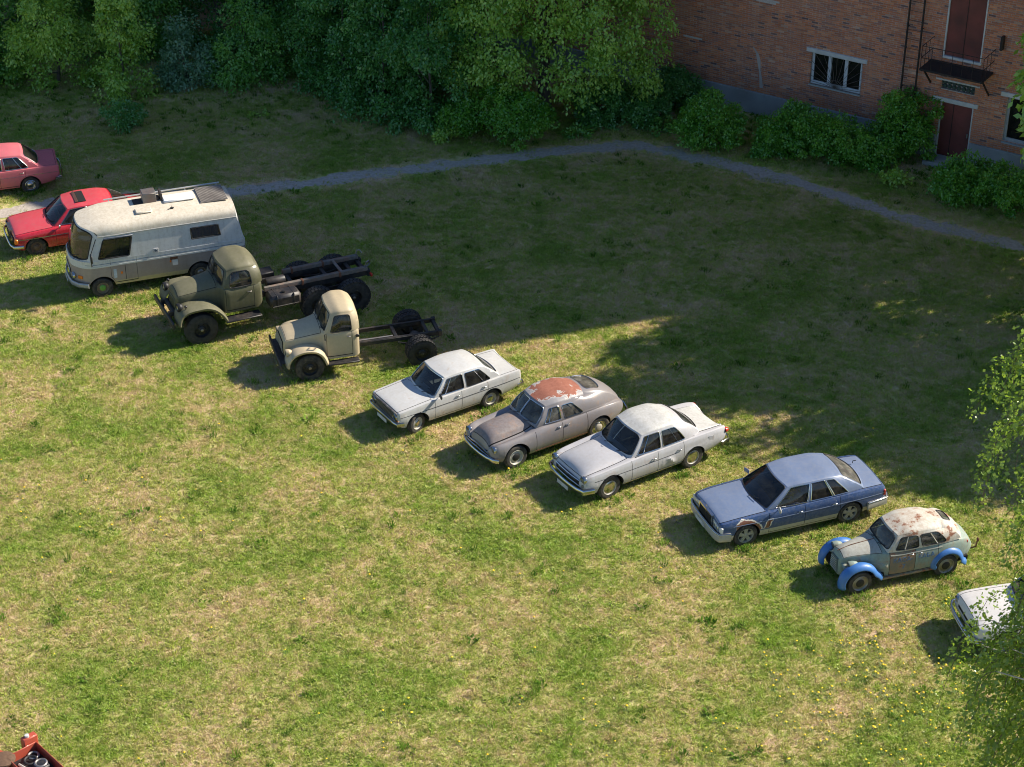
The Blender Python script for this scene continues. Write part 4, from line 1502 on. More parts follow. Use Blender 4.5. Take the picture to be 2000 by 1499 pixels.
for sg in (-1, 1):
    MB().box((-.92, sg * .4, .82), (.16, .09, .12), .01).build('bumper_bracket', M['chassis'], r)
# rear: tow hook, lamps, buffers
hk = MB()
hk.tube([(5.5, 0, .93), (5.63, 0, .93), (5.7, 0, 1.0), (5.64, 0, 1.07), (5.57, 0, 1.05)], .028, 7)
hk.build('tow_hook', M['steel'], r)
for sg in (-1, 1):
    MB().box((5.49, sg * .40, .93), (.10, .16, .24), .02).build('buffer', M['chassis'], r)
    MB().box((5.5, sg * .62, .95), (.06, .14, .10), .015).build('tail_light', M['red_lens'], r)
    MB().tube([(5.4, sg * .42, 1.16), (5.44, sg * .42, 1.30), (5.52, sg * .38, 1.31), (5.56, sg * .34, 1.22)], .022, 6).build('body_bracket', M['steel'], r)
for x in (0, 3.665, 4.785):
    ax = MB().tube([(x, -.75, .53), (x, .75, .53)], .075, 10)
    ax.lathe([(.0001, -.2), (.12, -.16), (.19, 0), (.12, .16), (.0001, .2)], (x, .12, .53), 1, 14)
    ax.build('axle', M['chassis'], r)
    for sg in (-1, 1):
        wheel(r, x, sg * .88, .505, .30, .25, 'lug' if x else 'truck', M['rubber_black'], M['black'], M['steel'])
MB().tube([(1.6, 0, .75), (3.5, .1, .6)], .05, 8).build('drive_shaft', M['chassis'], r)
MB().box((.0, 0, .98), (1.0, .5, .45), .06).build('engine_block', M['chassis'], r)
MB().box((1.4, -.45, 1.06), (.45, .55, .14), .04).build('seat', M['seat'], r)
MB().box((1.68, 0, 1.34), (.14, 1.3, .5), .05).build('seat_back', M['seat'], r)
dash(r, .98, .6, 1.62)
MB().tube([(3.05, -.75, .75), (3.35, -.9, .35), (3.2, -.6, .30)], .02, 5).build('loose_pipe', M['steel'], r)

squeeze(r, .76, -.35)

# ------------------------------------------------------------------ cream truck chassis
cream = paint('cream_paint', (.50, .41, .265), .5, (.3, .25, .17), .3, 0, 4.1, .05)
r = place('cab_truck', (-5.79, 49.11), 16.5, .86, 'cream truck cab on a bare black chassis, beside the white boxy sedan', 'truck', GRP)
c = dict(x=(-.72, 1.50),
         W=[(-.72, .40), (-.68, .47), (-.5, .50), (.2, .57), (.40, .62), (.47, .70), (.54, .775), (.7, .80), (1.3, .80), (1.44, .77), (1.50, .70)],
         S=[(-.72, 1.12), (-.66, 1.17), (-.3, 1.22), (.40, 1.34), (.54, 1.40), (1.50, 1.40)],
         T=[(-.72, 1.16), (-.66, 1.25), (-.3, 1.33), (.2, 1.45), (.45, 1.50), (1.50, 1.46)],
         B=[(-.72, .70), (.2, .70), (.45, .62), (.56, .56), (1.50, .56)],
         side=[(0, .98), (.3, 1), (.75, 1), (.93, .985), (1, .95)], doors=[(.54, 1.28)], hood=(-.62, .42, .02), open=(.66, 1.42), qopen=.1, crown=2.8, under=False)
mats = dict(paint=cream, trim=M['black'])
B = loft_body(r, c, mats)
g = dict(xb=(.50, 1.52), xt=(.74, 1.40), yb=[(0, .74), (.3, .785), (.8, .78), (1, .68)], zb=[(0, 1.385), (.5, 1.39), (1, 1.39)],
         yt=[(0, .60), (.4, .66), (.8, .645), (1, .56)], zt=[(0, 1.90), (.4, 1.95), (1, 1.90)], zs=[(0, 2.02), (.4, 2.12), (.7, 2.12), (1, 2.02)],
         kb=.07, kt=.07, rb=.05, rt=.05, fz=.05, rz=0, bulge=.03, br=.04, em=.52, split=True, win=[(.14, .76, .04, .90, .22)], fw=(-.9, .9, .08, .90, .14), rw=(-.5, .5, .25, .75, .3), tw=.012)
H = greenhouse(r, g, mats)
wiper(r, H.front_f, (-.5, .2))
handles(B, (1.18,), 1.24, M['steel'], .11)
MB().tube([(.50, -.80, 1.40), (.47, -.90, 1.44), (.47, -.92, 1.28), (.50, -.82, 1.24)], .018, 6).build('mirror_bracket', M['black'], r)
for sg in (-1, 1):
    MB().box((1.44, sg * .80, 1.22), (.10, .05, .09), .015).build('cab_hinge', M['chassis'], r)
gr = MB().box((-.735, 0, .92), (.03, .74, .40), .01)
gp = gr.build('grille', M['gap'], r)
for k in range(8):
    MB().box((-.75, 0, .75 + k * .048), (.018, .72, .018), .004).build('grille_slat', cream, gp)
for sg in (-1, 1):
    fm = MB()
    path = [(-.72, .54), (-.70, .68), (-.60, .84), (-.40, .97), (-.1, 1.03), (.2, .98), (.38, .84), (.47, .68), (.53, .50)]
    pf = pchip([(i / (len(path) - 1), p[0]) for i, p in enumerate(path)])
    pz = pchip([(i / (len(path) - 1), p[1]) for i, p in enumerate(path)])
    fender(fm, [(pf(t), pz(t)) for t in np.linspace(0, 1, 30)], sg * .44, sg * .98, .05, .07)
    fm.build('mudguard', cream, r, 55, 'solid')
    headlight(r, -.68, sg * .70, .93, .09, M['black'], .2, cream)
    rb = MB().box((.98, sg * .86, .47), (.92, .26, .045), .01)
    rb.build('running_board', M['chassis'], r)
    rl = MB().box((1.64, sg * .39, .67), (4.72, .05, .12), .006)
    rl.box((1.64, sg * .37, .738), (4.72, .075, .012))
    rl.build('frame_rail', M['chassis'], r)
    sp = MB()
    for k in range(5):
        s_ = 1 - k * .17
        sp.tube([(3.3 + .62 * s_ * t, sg * .50, .53 - .03 * k + .10 * t * t * s_) for t in np.linspace(-1, 1, 9)], .014, 4, sy=2.2)
    sp.build('leaf_spring', M['chassis'], r)
MB().box((-.94, 0, .58), (.07, 1.86, .20), .02).build('bumper', M['chassis'], r)
MB().box((-.78, 0, .60), (.28, 1.5, .04), .01).build('bumper_apron', M['chassis'], r)
for x in (1.5, 2.68, 3.62, 3.95):
    MB().box((x, 0, .67), (.10, .74, .11), .01).build('cross_member', M['chassis'], r)
MB().tube([(1.45, -.22, .70), (2.6, -.22, .70)], .03, 7).build('exhaust_pipe', M['steel'], r)
for x, w_ in ((0, 1), (3.3, 2)):
    ax = MB().tube([(x, -.7, .45), (x, .7, .45)], .06, 10)
    if w_ == 2:
        ax.lathe([(.0001, -.2), (.12, -.15), (.18, 0), (.12, .15), (.0001, .2)], (x, 0, .45), 1, 14)
    ax.build('axle', M['chassis'], r)
for sg in (-1, 1):
    wheel(r, 0, sg * .80, .425, .20, .245, 'truck', M['rubber'], M['black'], M['steel'])
    wheel(r, 3.3, sg * .90, .41, .19, .24, 'lug', M['rubber_black'], M['black'], M['chassis'])
    wheel(r, 3.3, sg * .68, .41, .19, .24, 'lug', M['rubber_black'], M['black'], M['chassis'])
    MB().box((3.97, sg * .39, .68), (.12, .12, .20), .02).build('spring_hanger', M['chassis'], r)
hk = MB().tube([(4.0, 0, .66), (4.12, 0, .66), (4.16, 0, .72), (4.11, 0, .77)], .022, 6)
hk.build('tow_hook', M['steel'], r)
MB().tube([(1.5, 0, .6), (3.2, 0, .48)], .04, 8).build('drive_shaft', M['chassis'], r)
MB().box((0, 0, .85), (.9, .45, .4), .05).build('engine_block', M['chassis'], r)
MB().box((1.1, 0, .92), (.45, 1.2, .16), .05).build('seat', M['seat'], r)
MB().box((1.32, 0, 1.2), (.13, 1.2, .5), .05).build('seat_back', M['seat'], r)
dash(r, .70, .55, 1.40)

squeeze(r, .82, -.35)

# ------------------------------------------------------------------ camper van
def camper_side():
    t = NT('camper_side_paint')
    c = t.coord()
    z = t.n('ShaderNodeSeparateXYZ')
    t.set(z.inputs[0], c)
    n1, n2 = t.noise(c, 1.6, 5, .6), t.noise(c, 12, 4, .65)
    up = t.mix(t.ramp(n1, .3, .7), (.56, .56, .54), (.64, .64, .62))
    lo = t.mix(t.ramp(n1, .3, .7), (.30, .245, .215), (.37, .31, .275))
    bot = (.46, .39, .22)
    k1, k2 = t.ramp(z.outputs[2], 1.045, 1.05), t.ramp(z.outputs[2], .525, .53)
    cc = t.mix(k2, bot, t.mix(k1, lo, up))
    streak = t.noise(t.map(c, scale=(6, 6, .5)), 1.6, 5, .65)
    m = t.math('MULTIPLY', t.ramp(t.math('ADD', t.math('MULTIPLY', n2, .5), t.math('MULTIPLY', streak, .6)), .52, .75), .35)
    cc = t.mix(m, cc, (.2, .165, .13))
    rn = t.ramp(t.noise(c, 2.3, 6, .75), .66, .72)
    lowm = t.ramp(z.outputs[2], 1.0, 1.3, 1, .25)
    cc = t.mix(t.math('MULTIPLY', t.math('MULTIPLY', rn, lowm), .7), cc, (.13, .085, .06))
    t.bsdf(cc, t.ramp(n2, .3, .7, .4, .6), 0, None, .5, .05)
    return t.mat
cside = camper_side()
croof = paint('stained_camper_roof_paint', (.66, .60, .49), .55, (.33, .25, .15), .5, 0, 15.5, 0, .5)
r = place('camper_van', (-12.61, 54.08), 19.5, .92, 'white and brown camper van with boxes and hatches on its roof', 'camper van', GRP)
c = dict(x=(-.84, 4.52),
         W=[(-.84, .30), (-.82, .42), (-.765, .56), (-.68, .69), (-.56, .82), (-.44, .91), (-.28, .985), (.1, 1.0), (4.40, 1.0), (4.48, .985), (4.52, .95)],
         S=[(-.84, 1.28), (4.52, 1.28)], T=[(-.84, 1.30), (4.52, 1.30)],
         B=[(-.84, .50), (-.7, .42), (-.4, .38), (4.3, .38), (4.52, .48)],
         side=[(0, .955), (.15, .985), (.4, 1), (1, 1.0)], arches=[(0, .33, .41), (3.05, .33, .41)], doors=[(.30, 1.1)], open=(-.7, 4.4), qopen=.08, crown=2)
mats = dict(paint=cside, roof=croof, pillar=cside, trim=M['black'])
B = loft_body(r, c, mats)
# upper walls and glazing
g = dict(xb=(-.28, 4.50), xt=(.02, 4.30), yb=[(0, .975), (.1, 1.0), (1, .985)], zb=[(0, 1.265), (1, 1.265)],
         yt=[(0, .90), (.15, .965), (1, .955)], zt=[(0, 2.06), (.3, 2.09), (1, 2.07)], zs=[(0, 2.30), (.12, 2.42), (.5, 2.45), (1, 2.38)],
         kb=.52, kt=.50, rb=.03, rt=.02, pw=3.2, fz=.0, rz=0, bulge=.0, bf=.06, br=.0, en=5.0, em=.42,
         win=[(.045, .245, .08, .84, .14), (.66, .855, .34, .78, .06)], fw=(-.93, .93, .05, .93, .2), rw=(-.6, .6, .3, .75, .15), tw=.022)
H = greenhouse(r, g, mats)
wiper(r, H.front_f, (-.3, .3))
# dashboard, seats, curtains, interior wall
MB().box((-.35, 0, 1.14), (.5, 1.6, .16), .05).build('dashboard', M['black'], r)
for sg in (-1, 1):
    s = MB().box((.55, sg * .5, .85), (.5, .55, .16), .05)
    s.box((.82, sg * .5, 1.25), (.14, .52, .75), .05, (0, .12, 0))
    s.box((.88, sg * .5, 1.72), (.10, .26, .2), .04)
    s.build('front_seat', simple('ochre_seat_cloth', (.17, .10, .045), .9), r)
s = MB()
s.tube([(-.05 + .1 * math.sin(a), -.5 + .21 * math.cos(a), 1.28 + .19 * math.sin(a)) for a in np.linspace(0, 2 * PI, 19)[:-1]], .014, 5, True)
s.tube([(-.05, -.5, 1.28), (-.3, -.5, 1.1)], .02, 5)
s.build('steering_wheel', M['black'], r)
MB().box((1.9, 0, 1.25), (.03, 1.86, 1.5)).build('partition', M['seat'], r)
cur = simple('mauve_curtain_cloth', (.7, .5, .5), .9, 0, .2, 30)
for sg in (-1, 1):
    cu = MB()
    prev = None
    for x in np.linspace(2.86, 3.86, 61):
        y = sg * (.93 + .012 * math.sin(x * 62))
        q = ((x, y, 1.46), (x, y, 1.92))
        if prev:
            cu.face([prev[0], q[0], q[1], prev[1]])
        prev = q
    cu.build('curtain', cur, r, 80)
MB().box((1.9, 0, .44), (4.6, 1.7, .06)).build('floor_panel', M['gap'], r)
# rain gutter and belt moulding
alu = simple('aluminium_moulding', (.6, .6, .58), .4, .6, .15)
for sg in (-1, 1):
    f = H.side_f(sg)
    gut = MB().tube([Vector(f(u, 1.0)) + Vector((0, sg * .012, -.01)) for u in np.linspace(0.0, 1, 16)], .018, 5)
    gut.build('rain_gutter', alu, r)
strips(r, 'belt_moulding', simple('pale_moulding', (.58, .58, .54), .5, 0, .15), B, -.66, 4.46, 1.075, .05, .012, 40)
strips(r, 'blue_stripe', simple('blue_stripe_paint', (.10, .17, .27), .5), B, -.45, 4.46, 1.16, .014, .004, 40)
# nose moulding
nm = MB()
path = [(B_, -B.side_y(B_, 1.075) - .01, 1.075) for B_ in (-.66, -.74, -.80)]
# front face fittings
gr = MB().box((-.845, 0, .80), (.03, .74, .16), .01)
gp = gr.build('grille', M['black'], r)
for k in range(3):
    MB().box((-.865, 0, .75 + k * .05), (.015, .72, .014), .003).build('grille_slat', alu, gp)
for sg in (-1, 1):
    headlight(r, -.79, sg * .56, .72, .095, M['chrome'], .08)
    MB().box((-.62, sg * .77, .72), (.17, .05, .11), .015, (0, 0, sg * .75)).build('indicator', M['amber'], r)
bumper.cx = 1.5
bumper(r, [(-.92, 0, .48), (-.91, .3, .48), (-.86, .58, .48), (-.70, .82, .48), (-.42, 1.0, .48)], .16, .06, simple('grey_bumper_metal', (.34, .35, .37), .4, .3, .2))
MB().box((.74, -1.005, .78), (.012, .006, .5)).build('door_edge', M['gap'], r)
# roof fittings
rz = lambda x: H.roof_f((x - .02) / 4.28, .3)[2]
dk = MB()
for k in range(23):
    dk.box((3.36 + k * .037, .12, 2.455), (.020, 1.05, .018))
dk.box((3.76, .12, 2.440), (.86, 1.08, .016))
dk.build('ribbed_deck', simple('grey_ribbed_deck', (.30, .27, .235), .7, 0, .3, 12, (.10, .08, .07), .5), r)
MB().box((2.74, .12, 2.485), (.98, .48, .07), .03).build('roof_hatch', simple('white_hatch_plastic', (.75, .75, .73), .4, 0, .08), r)
bx = MB().box((1.85, .30, 2.60), (.42, .42, .32), .015)
bxo = bx.build('roof_box', simple('grey_box_metal', (.17, .165, .16), .5, .3, .3, 9, (.16, .08, .05), .5), r)
b2 = MB().box((2.22, .30, 2.57), (.07, .38, .26), .01)
b2.box((2.08, .30, 2.50), (.18, .2, .12), .03)
b2.build('roof_blower', simple('dark_motor_metal', (.07, .06, .055), .6, .3, .4), r)
MB().box((1.50, .30, 2.452), (.30, .40, .012)).build('roof_mat', M['black'], r)
MB().box((1.55, -.42, 2.475), (.50, .34, .055), .025).build('roof_vent', croof, r)
an = MB().tube([(2.42, -.52, 2.44), (2.42, -.52, 2.54)], .012, 5)
an.box((2.42, -.52, 2.47), (.12, .05, .04), .01)
an.tube([(2.42, -.52, 2.47), (2.28, -.56, 2.46)], .012, 5)
an.build('roof_bracket', M['black'], r)
rl = MB().tube([(.55, .96, 2.36), (4.2, .96, 2.38)], .028, 6)
for x in (.7, 1.9, 3.1, 4.1):
    rl.tube([(x, .96, 2.37), (x, .9, 2.25)], .016, 5)
rl.build('awning_rail', alu, r)
# side fittings
MB().tube([(-.22, -.97, 1.15), (-.28, -1.14, 1.2), (-.28, -1.15, 1.6), (-.05, -.97, 2.02)], .014, 5).build('mirror_arm', M['black'], r)
MB().box((-.27, -1.17, 1.48), (.06, .17, .30), .03).build('wing_mirror', M['black'], r)
MB().box((.62, -1.0, 2.0), (.90, .05, .05), .012, (0, 0, .0)).build('awning_strip', simple('slate_strip', (.12, .14, .17), .5), r)
def on_side(name, x, z, w, h, mat, d=.006):
    MB().box((x, -(B.side_y(x, z) if z < 1.25 else 1.0 - .045 * (z - 1.265) / .8) - d / 2, z), (w, d, h), .002).build(name, mat, r)
on_side('reflector', .62, .78, .06, .08, M['amber'])
on_side('sticker', .42, .78, .09, .30, simple('pale_blue_sticker', (.45, .52, .58), .5, 0, .25, 40))
on_side('notice', 2.28, .86, .17, .22, simple('white_notice', (.62, .62, .60), .6, 0, .15, 60))
on_side('rust_plate', 2.25, 1.0, .24, .12, M['rust'])
on_side('reflector', 2.14, .90, .05, .07, M['amber'])
lk = MB().box((1.72, -1.0, 1.36), (.16, .02, .13), .006)
lko = lk.build('water_filler', simple('pale_filler_frame', (.5, .5, .5), .5), r)
MB().lathe([(.045, -.012), (.04, -.02), (.0001, -.02)], (1.72, -1.0, 1.36), 1, 16).build('filler_cap', simple('slate_cap', (.1, .13, .16), .5), lko)
for x in (0, 3.05):
    for sg in (-1, 1):
        wheel(r, x, sg * .86, .33, .2, .19, 'cap', rimm=simple('rusty_cream_rim', (.2, .16, .1), .7, 0, .3), cap=simple('green_hubcap_paint', (.14, .36, .05), .5, 0, .2) if x == 0 else M['steel'])
plate(r, -.96, 0, .40)

# ------------------------------------------------------------------ red machine in the corner
red_m = paint('red_machine_paint', (.46, .075, .04), .5, (.2, .1, .07), .4, .1, 17, .05)
r = tag(empty('farm_machine', (-10.43, 32.45, 0), R(-47)), 'red farm machine with an open tray of parts, in the bottom left corner', 'farm machine')
def mbx(name, c_, s_, mat, b=.01, rot=None, parent=None):
    return MB().box(c_, s_, b, rot).build(name, mat, parent or r)
# tray
mbx('tray_floor', (.55, 0, .50), (1.5, .72, .03), M['chassis'])
for y in (-.36, .36):
    mbx('tray_side', (.55, y, .62), (1.5, .025, .26), red_m)
for x in (-.2, 1.3):
    mbx('tray_end', (x, 0, .62), (.025, .72, .26), red_m)
for x in (0, 1.1):
    for y in (-.3, .3):
        mbx('leg', (x, y, .25), (.06, .06, .5), M['chassis'])
# tool box behind the tray
tb = mbx('fuel_can', (-.33, .28, .66), (.17, .34, .42), red_m, .02)
MB().lathe([(.05, 0), (.05, .05), (.0001, .055)], (-.33, .24, .87), 2, 14).build('filler_cap', M['plate'], tb)
for i, (x, y, rr) in enumerate(((.0, .16, .11), (.12, .02, .13), (.38, .12, .12))):
    MB().tube([(x + rr * math.cos(a), y + rr * math.sin(a), .60 + .03 * i) for a in np.linspace(0, 2 * PI, 19)[:-1]], .03, 6, True).build('pipe_ring', M['steel'] if i != 1 else M['chassis'], r)
MB().box((.42, .1, .60), (.3, .3, .14), .03).build('black_housing', M['chassis'], r)
MB().tube([(.1, -.25, .66), (.5, -.2, .70), (.8, -.1, .66)], .03, 6).build('cream_hose', M['whitewall'], r)
pw = MB().lathe([(.0001, .03), (.2, .03), (.24, .015), (.24, -.02), (.0001, -.02)], (-.2, -.42, .72), 2, 22)
pw.build('flywheel', simple('brown_cast_iron', (.17, .10, .06), .8, .2, .4, 20), r)
MB().box((.05, -.55, .55), (.35, .2, .25), .03).build('grey_cover', simple('grey_cover_metal', (.3, .29, .27), .6), r)
MB().box((-.5, -.35, .5), (.6, .12, .4), .02, (0, 0, .3)).build('red_guard', red_m, r)
MB().box((-.75, -.6, .55), (.5, .4, .5), .05).build('engine_cowl', red_m, r)
MB().tube([(-.95, -.3, .75), (-.95, -.3, 1.0), (-.80, -.12, 1.02)], .03, 7).build('control_lever', M['steel'], r)
MB().box((-1.0, -.25, 1.15), (.16, .14, .18), .04).build('lamp_housing', simple('grey_lamp_paint', (.3, .31, .28), .5), r)
# ------------------------------------------------------------------ ground, path, grass
PATH = [(-30, 57.5), (-24, 58.4), (-18.04, 59.53), (-15.51, 60.49), (-13.02, 61.08), (-10.45, 61.35), (-7.72, 61.99), (-5.31, 62.68), (-2.68, 63.51), (0, 64.23), (2.73, 64.91), (4.02, 65.2), (5.28, 64.95), (6.14, 64.31), (8.04, 63.38), (10.49, 61.67), (12.03, 60.3), (13.55, 59.16), (15.06, 58.23), (16.54, 57.33), (18.71, 56.1), (26, 52), (34, 48)]
BA = Vector((4.931, 70.648))
BANG = R(-32.61)
BD = Vector((math.cos(BANG), math.sin(BANG)))
BN = Vector((-math.sin(BANG), math.cos(BANG)))

def green_mask(t, pos):
    """0 dry and bare, 1 lush; one pattern shared by soil and blades"""
    a = t.noise(pos, .38, 3, .55)
    b = t.noise(pos, 2.6, 6, .72)
    c = t.noise(pos, 11, 3, .6)
    s = t.math('ADD', t.math('MULTIPLY', a, .50), t.math('ADD', t.math('MULTIPLY', b, .50), t.math('MULTIPLY', c, .20)))
    y = t.n('ShaderNodeSeparateXYZ')
    t.set(y.inputs[0], pos)
    hay = t.math('MULTIPLY', t.ramp(t.noise(t.map(pos, scale=(1, 1.6, 1)), .55, 5, .7, 1.6), .50, .62), t.ramp(y.outputs[1], 45, 52, .25, 1))
    return t.math('SUBTRACT', s, t.math('MULTIPLY', hay, .11))

def ground_mat():
    t = NT('soil_and_thatch')
    p = t.pos()
    g = green_mask(t, p)
    f = t.noise(p, 22, 6, .75)
    f2 = t.noise(p, 60, 4, .7)
    soil = t.mix(f, (.46, .31, .215), (.72, .52, .385))
    thatch = t.mix(f2, (.40, .34, .14), (.76, .62, .34))
    green = t.mix(f2, (.17, .23, .04), (.38, .44, .10))
    c = t.mix(t.ramp(g, .48, .56), soil, thatch)
    c = t.mix(t.ramp(g, .54, .68), c, green)
    t.bsdf(c, .95, 0, t.bump(f, .8, .03), .1)
    return t.mat
def path_mat():
    t = NT('trodden_path_grit')
    p = t.pos()
    f, f2 = t.noise(p, 9, 6, .7), t.noise(p, 45, 4, .7)
    c = t.mix(t.ramp(f, .35, .65), (.35, .305, .26), (.52, .46, .40))
    c = t.mix(t.ramp(f2, .6, .75), c, (.16, .14, .12))
    # colour runs out into the grass
    t.bsdf(c, .95, 0, t.bump(f2, .6, .02), .1)
    return t.mat

gm = MB()
gm.box((0, 60, -.5), (500, 500, 1.0))
tag(gm.build('ground', ground_mat(), None, 0), kind='structure')

rng = np.random.default_rng(5)
pm_ = MB()
fx, fy = pchip([(i, q[0]) for i, q in enumerate(PATH)]), pchip([(i, q[1]) for i, q in enumerate(PATH)])
PS = [(fx(t), fy(t)) for t in np.linspace(0, len(PATH) - 1, 420)]
wob = [np.convolve(rng.normal(0, 1, 460), np.ones(9) / 5, 'valid') + np.convolve(rng.normal(0, 1, 454), np.ones(3) / 3, 'valid') for _ in (0, 1)]
pl, pr_ = [], []
for i, (x, y) in enumerate(PS):
    a, b = PS[max(0, i - 1)], PS[min(len(PS) - 1, i + 1)]
    t = Vector((b[0] - a[0], b[1] - a[1])).normalized()
    n = Vector((-t.y, t.x))
    h0, h1 = .34 + .13 * wob[0][i], .34 + .13 * wob[1][i]
    pl.append((x + n.x * h0, y + n.y * h0, .006))
    pr_.append((x - n.x * h1, y - n.y * h1, .006))
for i in range(len(PS) - 1):
    pm_.face([pl[i], pr_[i], pr_[i + 1], pl[i + 1]])
tag(pm_.build('path', path_mat(), None, 0), kind='structure')

def blade_mat(name='grass_blades', yellow=0.0):
    t = NT(name)
    p = t.pos()
    g = green_mask(t, p)
    oi = t.n('ShaderNodeObjectInfo').outputs['Random']
    k = t.math('ADD', g, t.math('MULTIPLY', t.math('SUBTRACT', oi, .5), .26))
    green = t.mix(oi, (.17, .25, .03), (.56, .60, .12))
    lush = t.mix(oi, (.11, .23, .022), (.36, .52, .06))
    dry = t.mix(oi, (.52, .42, .19), (.92, .76, .44))
    c = t.mix(t.ramp(k, .49, .58), dry, green)
    c = t.mix(t.ramp(k, .65, .76), c, lush)
    d = t.n('ShaderNodeBsdfDiffuse')
    t.set(d.inputs[0], c)
    tr = t.n('ShaderNodeBsdfTranslucent')
    t.set(tr.inputs[0], c)
    mx = t.n('ShaderNodeMixShader')
    mx.inputs[0].default_value = .38
    t.t.links.new(d.outputs[0], mx.inputs[1])
    t.t.links.new(tr.outputs[0], mx.inputs[2])
    gl = t.n('ShaderNodeBsdfGlossy')
    gl.inputs[0].default_value = (.9, .9, .9, 1)
    gl.inputs[1].default_value = .45
    m2 = t.n('ShaderNodeMixShader')
    m2.inputs[0].default_value = .04
    t.t.links.new(mx.outputs[0], m2.inputs[1])
    t.t.links.new(gl.outputs[0], m2.inputs[2])
    t.t.links.new(m2.outputs[0], t.out.inputs[0])
    return t.mat
BM = blade_mat()

def tuft(seed, n, h, rad, w, lean):
    rg = np.random.default_rng(seed)
    m = MB()
    for i in range(n):
        a, q = rg.uniform(0, 2 * PI), rad * math.sqrt(rg.uniform(0, 1))
        x, y = q * math.cos(a), q * math.sin(a)
        hh, ww = h * rg.uniform(.5, 1.15), w * rg.uniform(.6, 1.3)
        b = a + rg.normal(0, .9)
        lx, ly = math.cos(b) * lean * rg.uniform(.3, 1.2), math.sin(b) * lean * rg.uniform(.3, 1.2)
        c = rg.uniform(0, 2 * PI)
        sx, sy = math.cos(c) * ww / 2, math.sin(c) * ww / 2
        m.raw([(x - sx, y - sy, 0), (x + sx, y + sy, 0), (x + lx * .4 + sx * .8, y + ly * .4 + sy * .8, hh * .65), (x + lx * .4 - sx * .8, y + ly * .4 - sy * .8, hh * .65), (x + lx, y + ly, hh)],
              [(0, 1, 2, 3), (3, 2, 4)])
    return m

tcol = bpy.data.collections.new('tuft_sources')
specs = [(1, 16, .055, .10, .012, .05), (2, 14, .075, .08, .013, .06), (3, 18, .04, .12, .014, .06), (4, 9, .05, .08, .03, .05), (5, 8, .035, .07, .038, .045), (6, 18, .09, .09, .010, .09), (7, 12, .03, .13, .012, .10)]
for s_ in specs:
    o = tuft(*s_).build('grass_tuft', BM, None, 0)
    COL.objects.unlink(o)
    tcol.objects.link(o)

def scatter(name, mesh_obj, coll, density, smin, smax, seed):
    ng = bpy.data.node_groups.new(name, 'GeometryNodeTree')
    ng.interface.new_socket('Geometry', in_out='INPUT', socket_type='NodeSocketGeometry')
    ng.interface.new_socket('Geometry', in_out='OUTPUT', socket_type='NodeSocketGeometry')
    N, L = ng.nodes, ng.links
    gi, go = N.new('NodeGroupInput'), N.new('NodeGroupOutput')
    at = N.new('GeometryNodeInputNamedAttribute')
    at.data_type = 'FLOAT'
    at.inputs[0].default_value = 'dens'
    mu = N.new('ShaderNodeMath')
    mu.operation = 'MULTIPLY'
    L.new(at.outputs[0], mu.inputs[0])
    mu.inputs[1].default_value = density
    dp = N.new('GeometryNodeDistributePointsOnFaces')
    L.new(gi.outputs[0], dp.inputs['Mesh'])
    L.new(mu.outputs[0], dp.inputs['Density'])
    dp.inputs['Seed'].default_value = seed
    ci = N.new('GeometryNodeCollectionInfo')
    ci.inputs['Collection'].default_value = coll
    ci.inputs['Separate Children'].default_value = True
    ci.inputs['Reset Children'].default_value = True
    ip = N.new('GeometryNodeInstanceOnPoints')
    L.new(dp.outputs['Points'], ip.inputs['Points'])
    L.new(ci.outputs[0], ip.inputs['Instance'])
    ip.inputs['Pick Instance'].default_value = True
    rv = N.new('FunctionNodeRandomValue')
    rv.data_type = 'FLOAT_VECTOR'
    rv.inputs[0].default_value = (-.12, -.12, 0)
    rv.inputs[1].default_value = (.12, .12, 6.283)
    L.new(rv.outputs[0], ip.inputs['Rotation'])
    rs = N.new('FunctionNodeRandomValue')
    rs.data_type = 'FLOAT'
    rs.inputs[2].default_value = smin
    rs.inputs[3].default_value = smax
    L.new(rs.outputs[1], ip.inputs['Scale'])
    L.new(ip.outputs[0], go.inputs[0])
    md = mesh_obj.modifiers.new('scatter', 'NODES')
    md.node_group = ng

# density sheet over the part of the lawn the place shows
PSA = np.array(PS)
def lawn_sheet(name, fn, x0, x1, y0, y1, step):
    xs, ys = np.arange(x0, x1 + step, step), np.arange(y0, y1 + step, step)
    X, Y = np.meshgrid(xs, ys)
    D = fn(X, Y)
    ny, nx = X.shape
    V = np.stack([X.ravel(), Y.ravel(), np.full(X.size, .002)], 1)
    I = np.arange(X.size).reshape(ny, nx)
    F = np.stack([I[:-1, :-1], I[:-1, 1:], I[1:, 1:], I[1:, :-1]], -1).reshape(-1, 4)
    keep = np.maximum.reduce([D[:-1, :-1], D[:-1, 1:], D[1:, 1:], D[1:, :-1]]).ravel() > 0
    me = bpy.data.meshes.new(name)
    me.from_pydata(V.tolist(), [], F[keep].tolist())
    at = me.attributes.new('dens', 'FLOAT', 'POINT')
    at.data.foreach_set('value', D.ravel().astype(np.float32))
    o = bpy.data.objects.new(name, me)
    COL.objects.link(o)
    return o

def lawn_density(X, Y):
    half = .2564 * (.8536 * Y + 15.56) + 2.0
    D = np.where(np.abs(X) < half, 1.0, 0.0)
    dist = np.full(X.shape, 99.0)
    sub = PSA[::3]
    for q in sub:
        dist = np.minimum(dist, np.hypot(X - q[0], Y - q[1]))
    D *= np.clip((dist - .38) / .35, .03, 1)
    wall = (X - BA.x) * BN.x + (Y - BA.y) * BN.y
    D *= np.where(wall > -.25, 0, np.where(wall > -2.2, .35, 1))
    D *= np.where(Y > 69, .5, 1)
    # bare earth beside the red sedan
    D *= 1 - .9 * np.exp(-(((X + 17.3) / 1.3) ** 2 + ((Y - 59.6) / .9) ** 2))
    return D

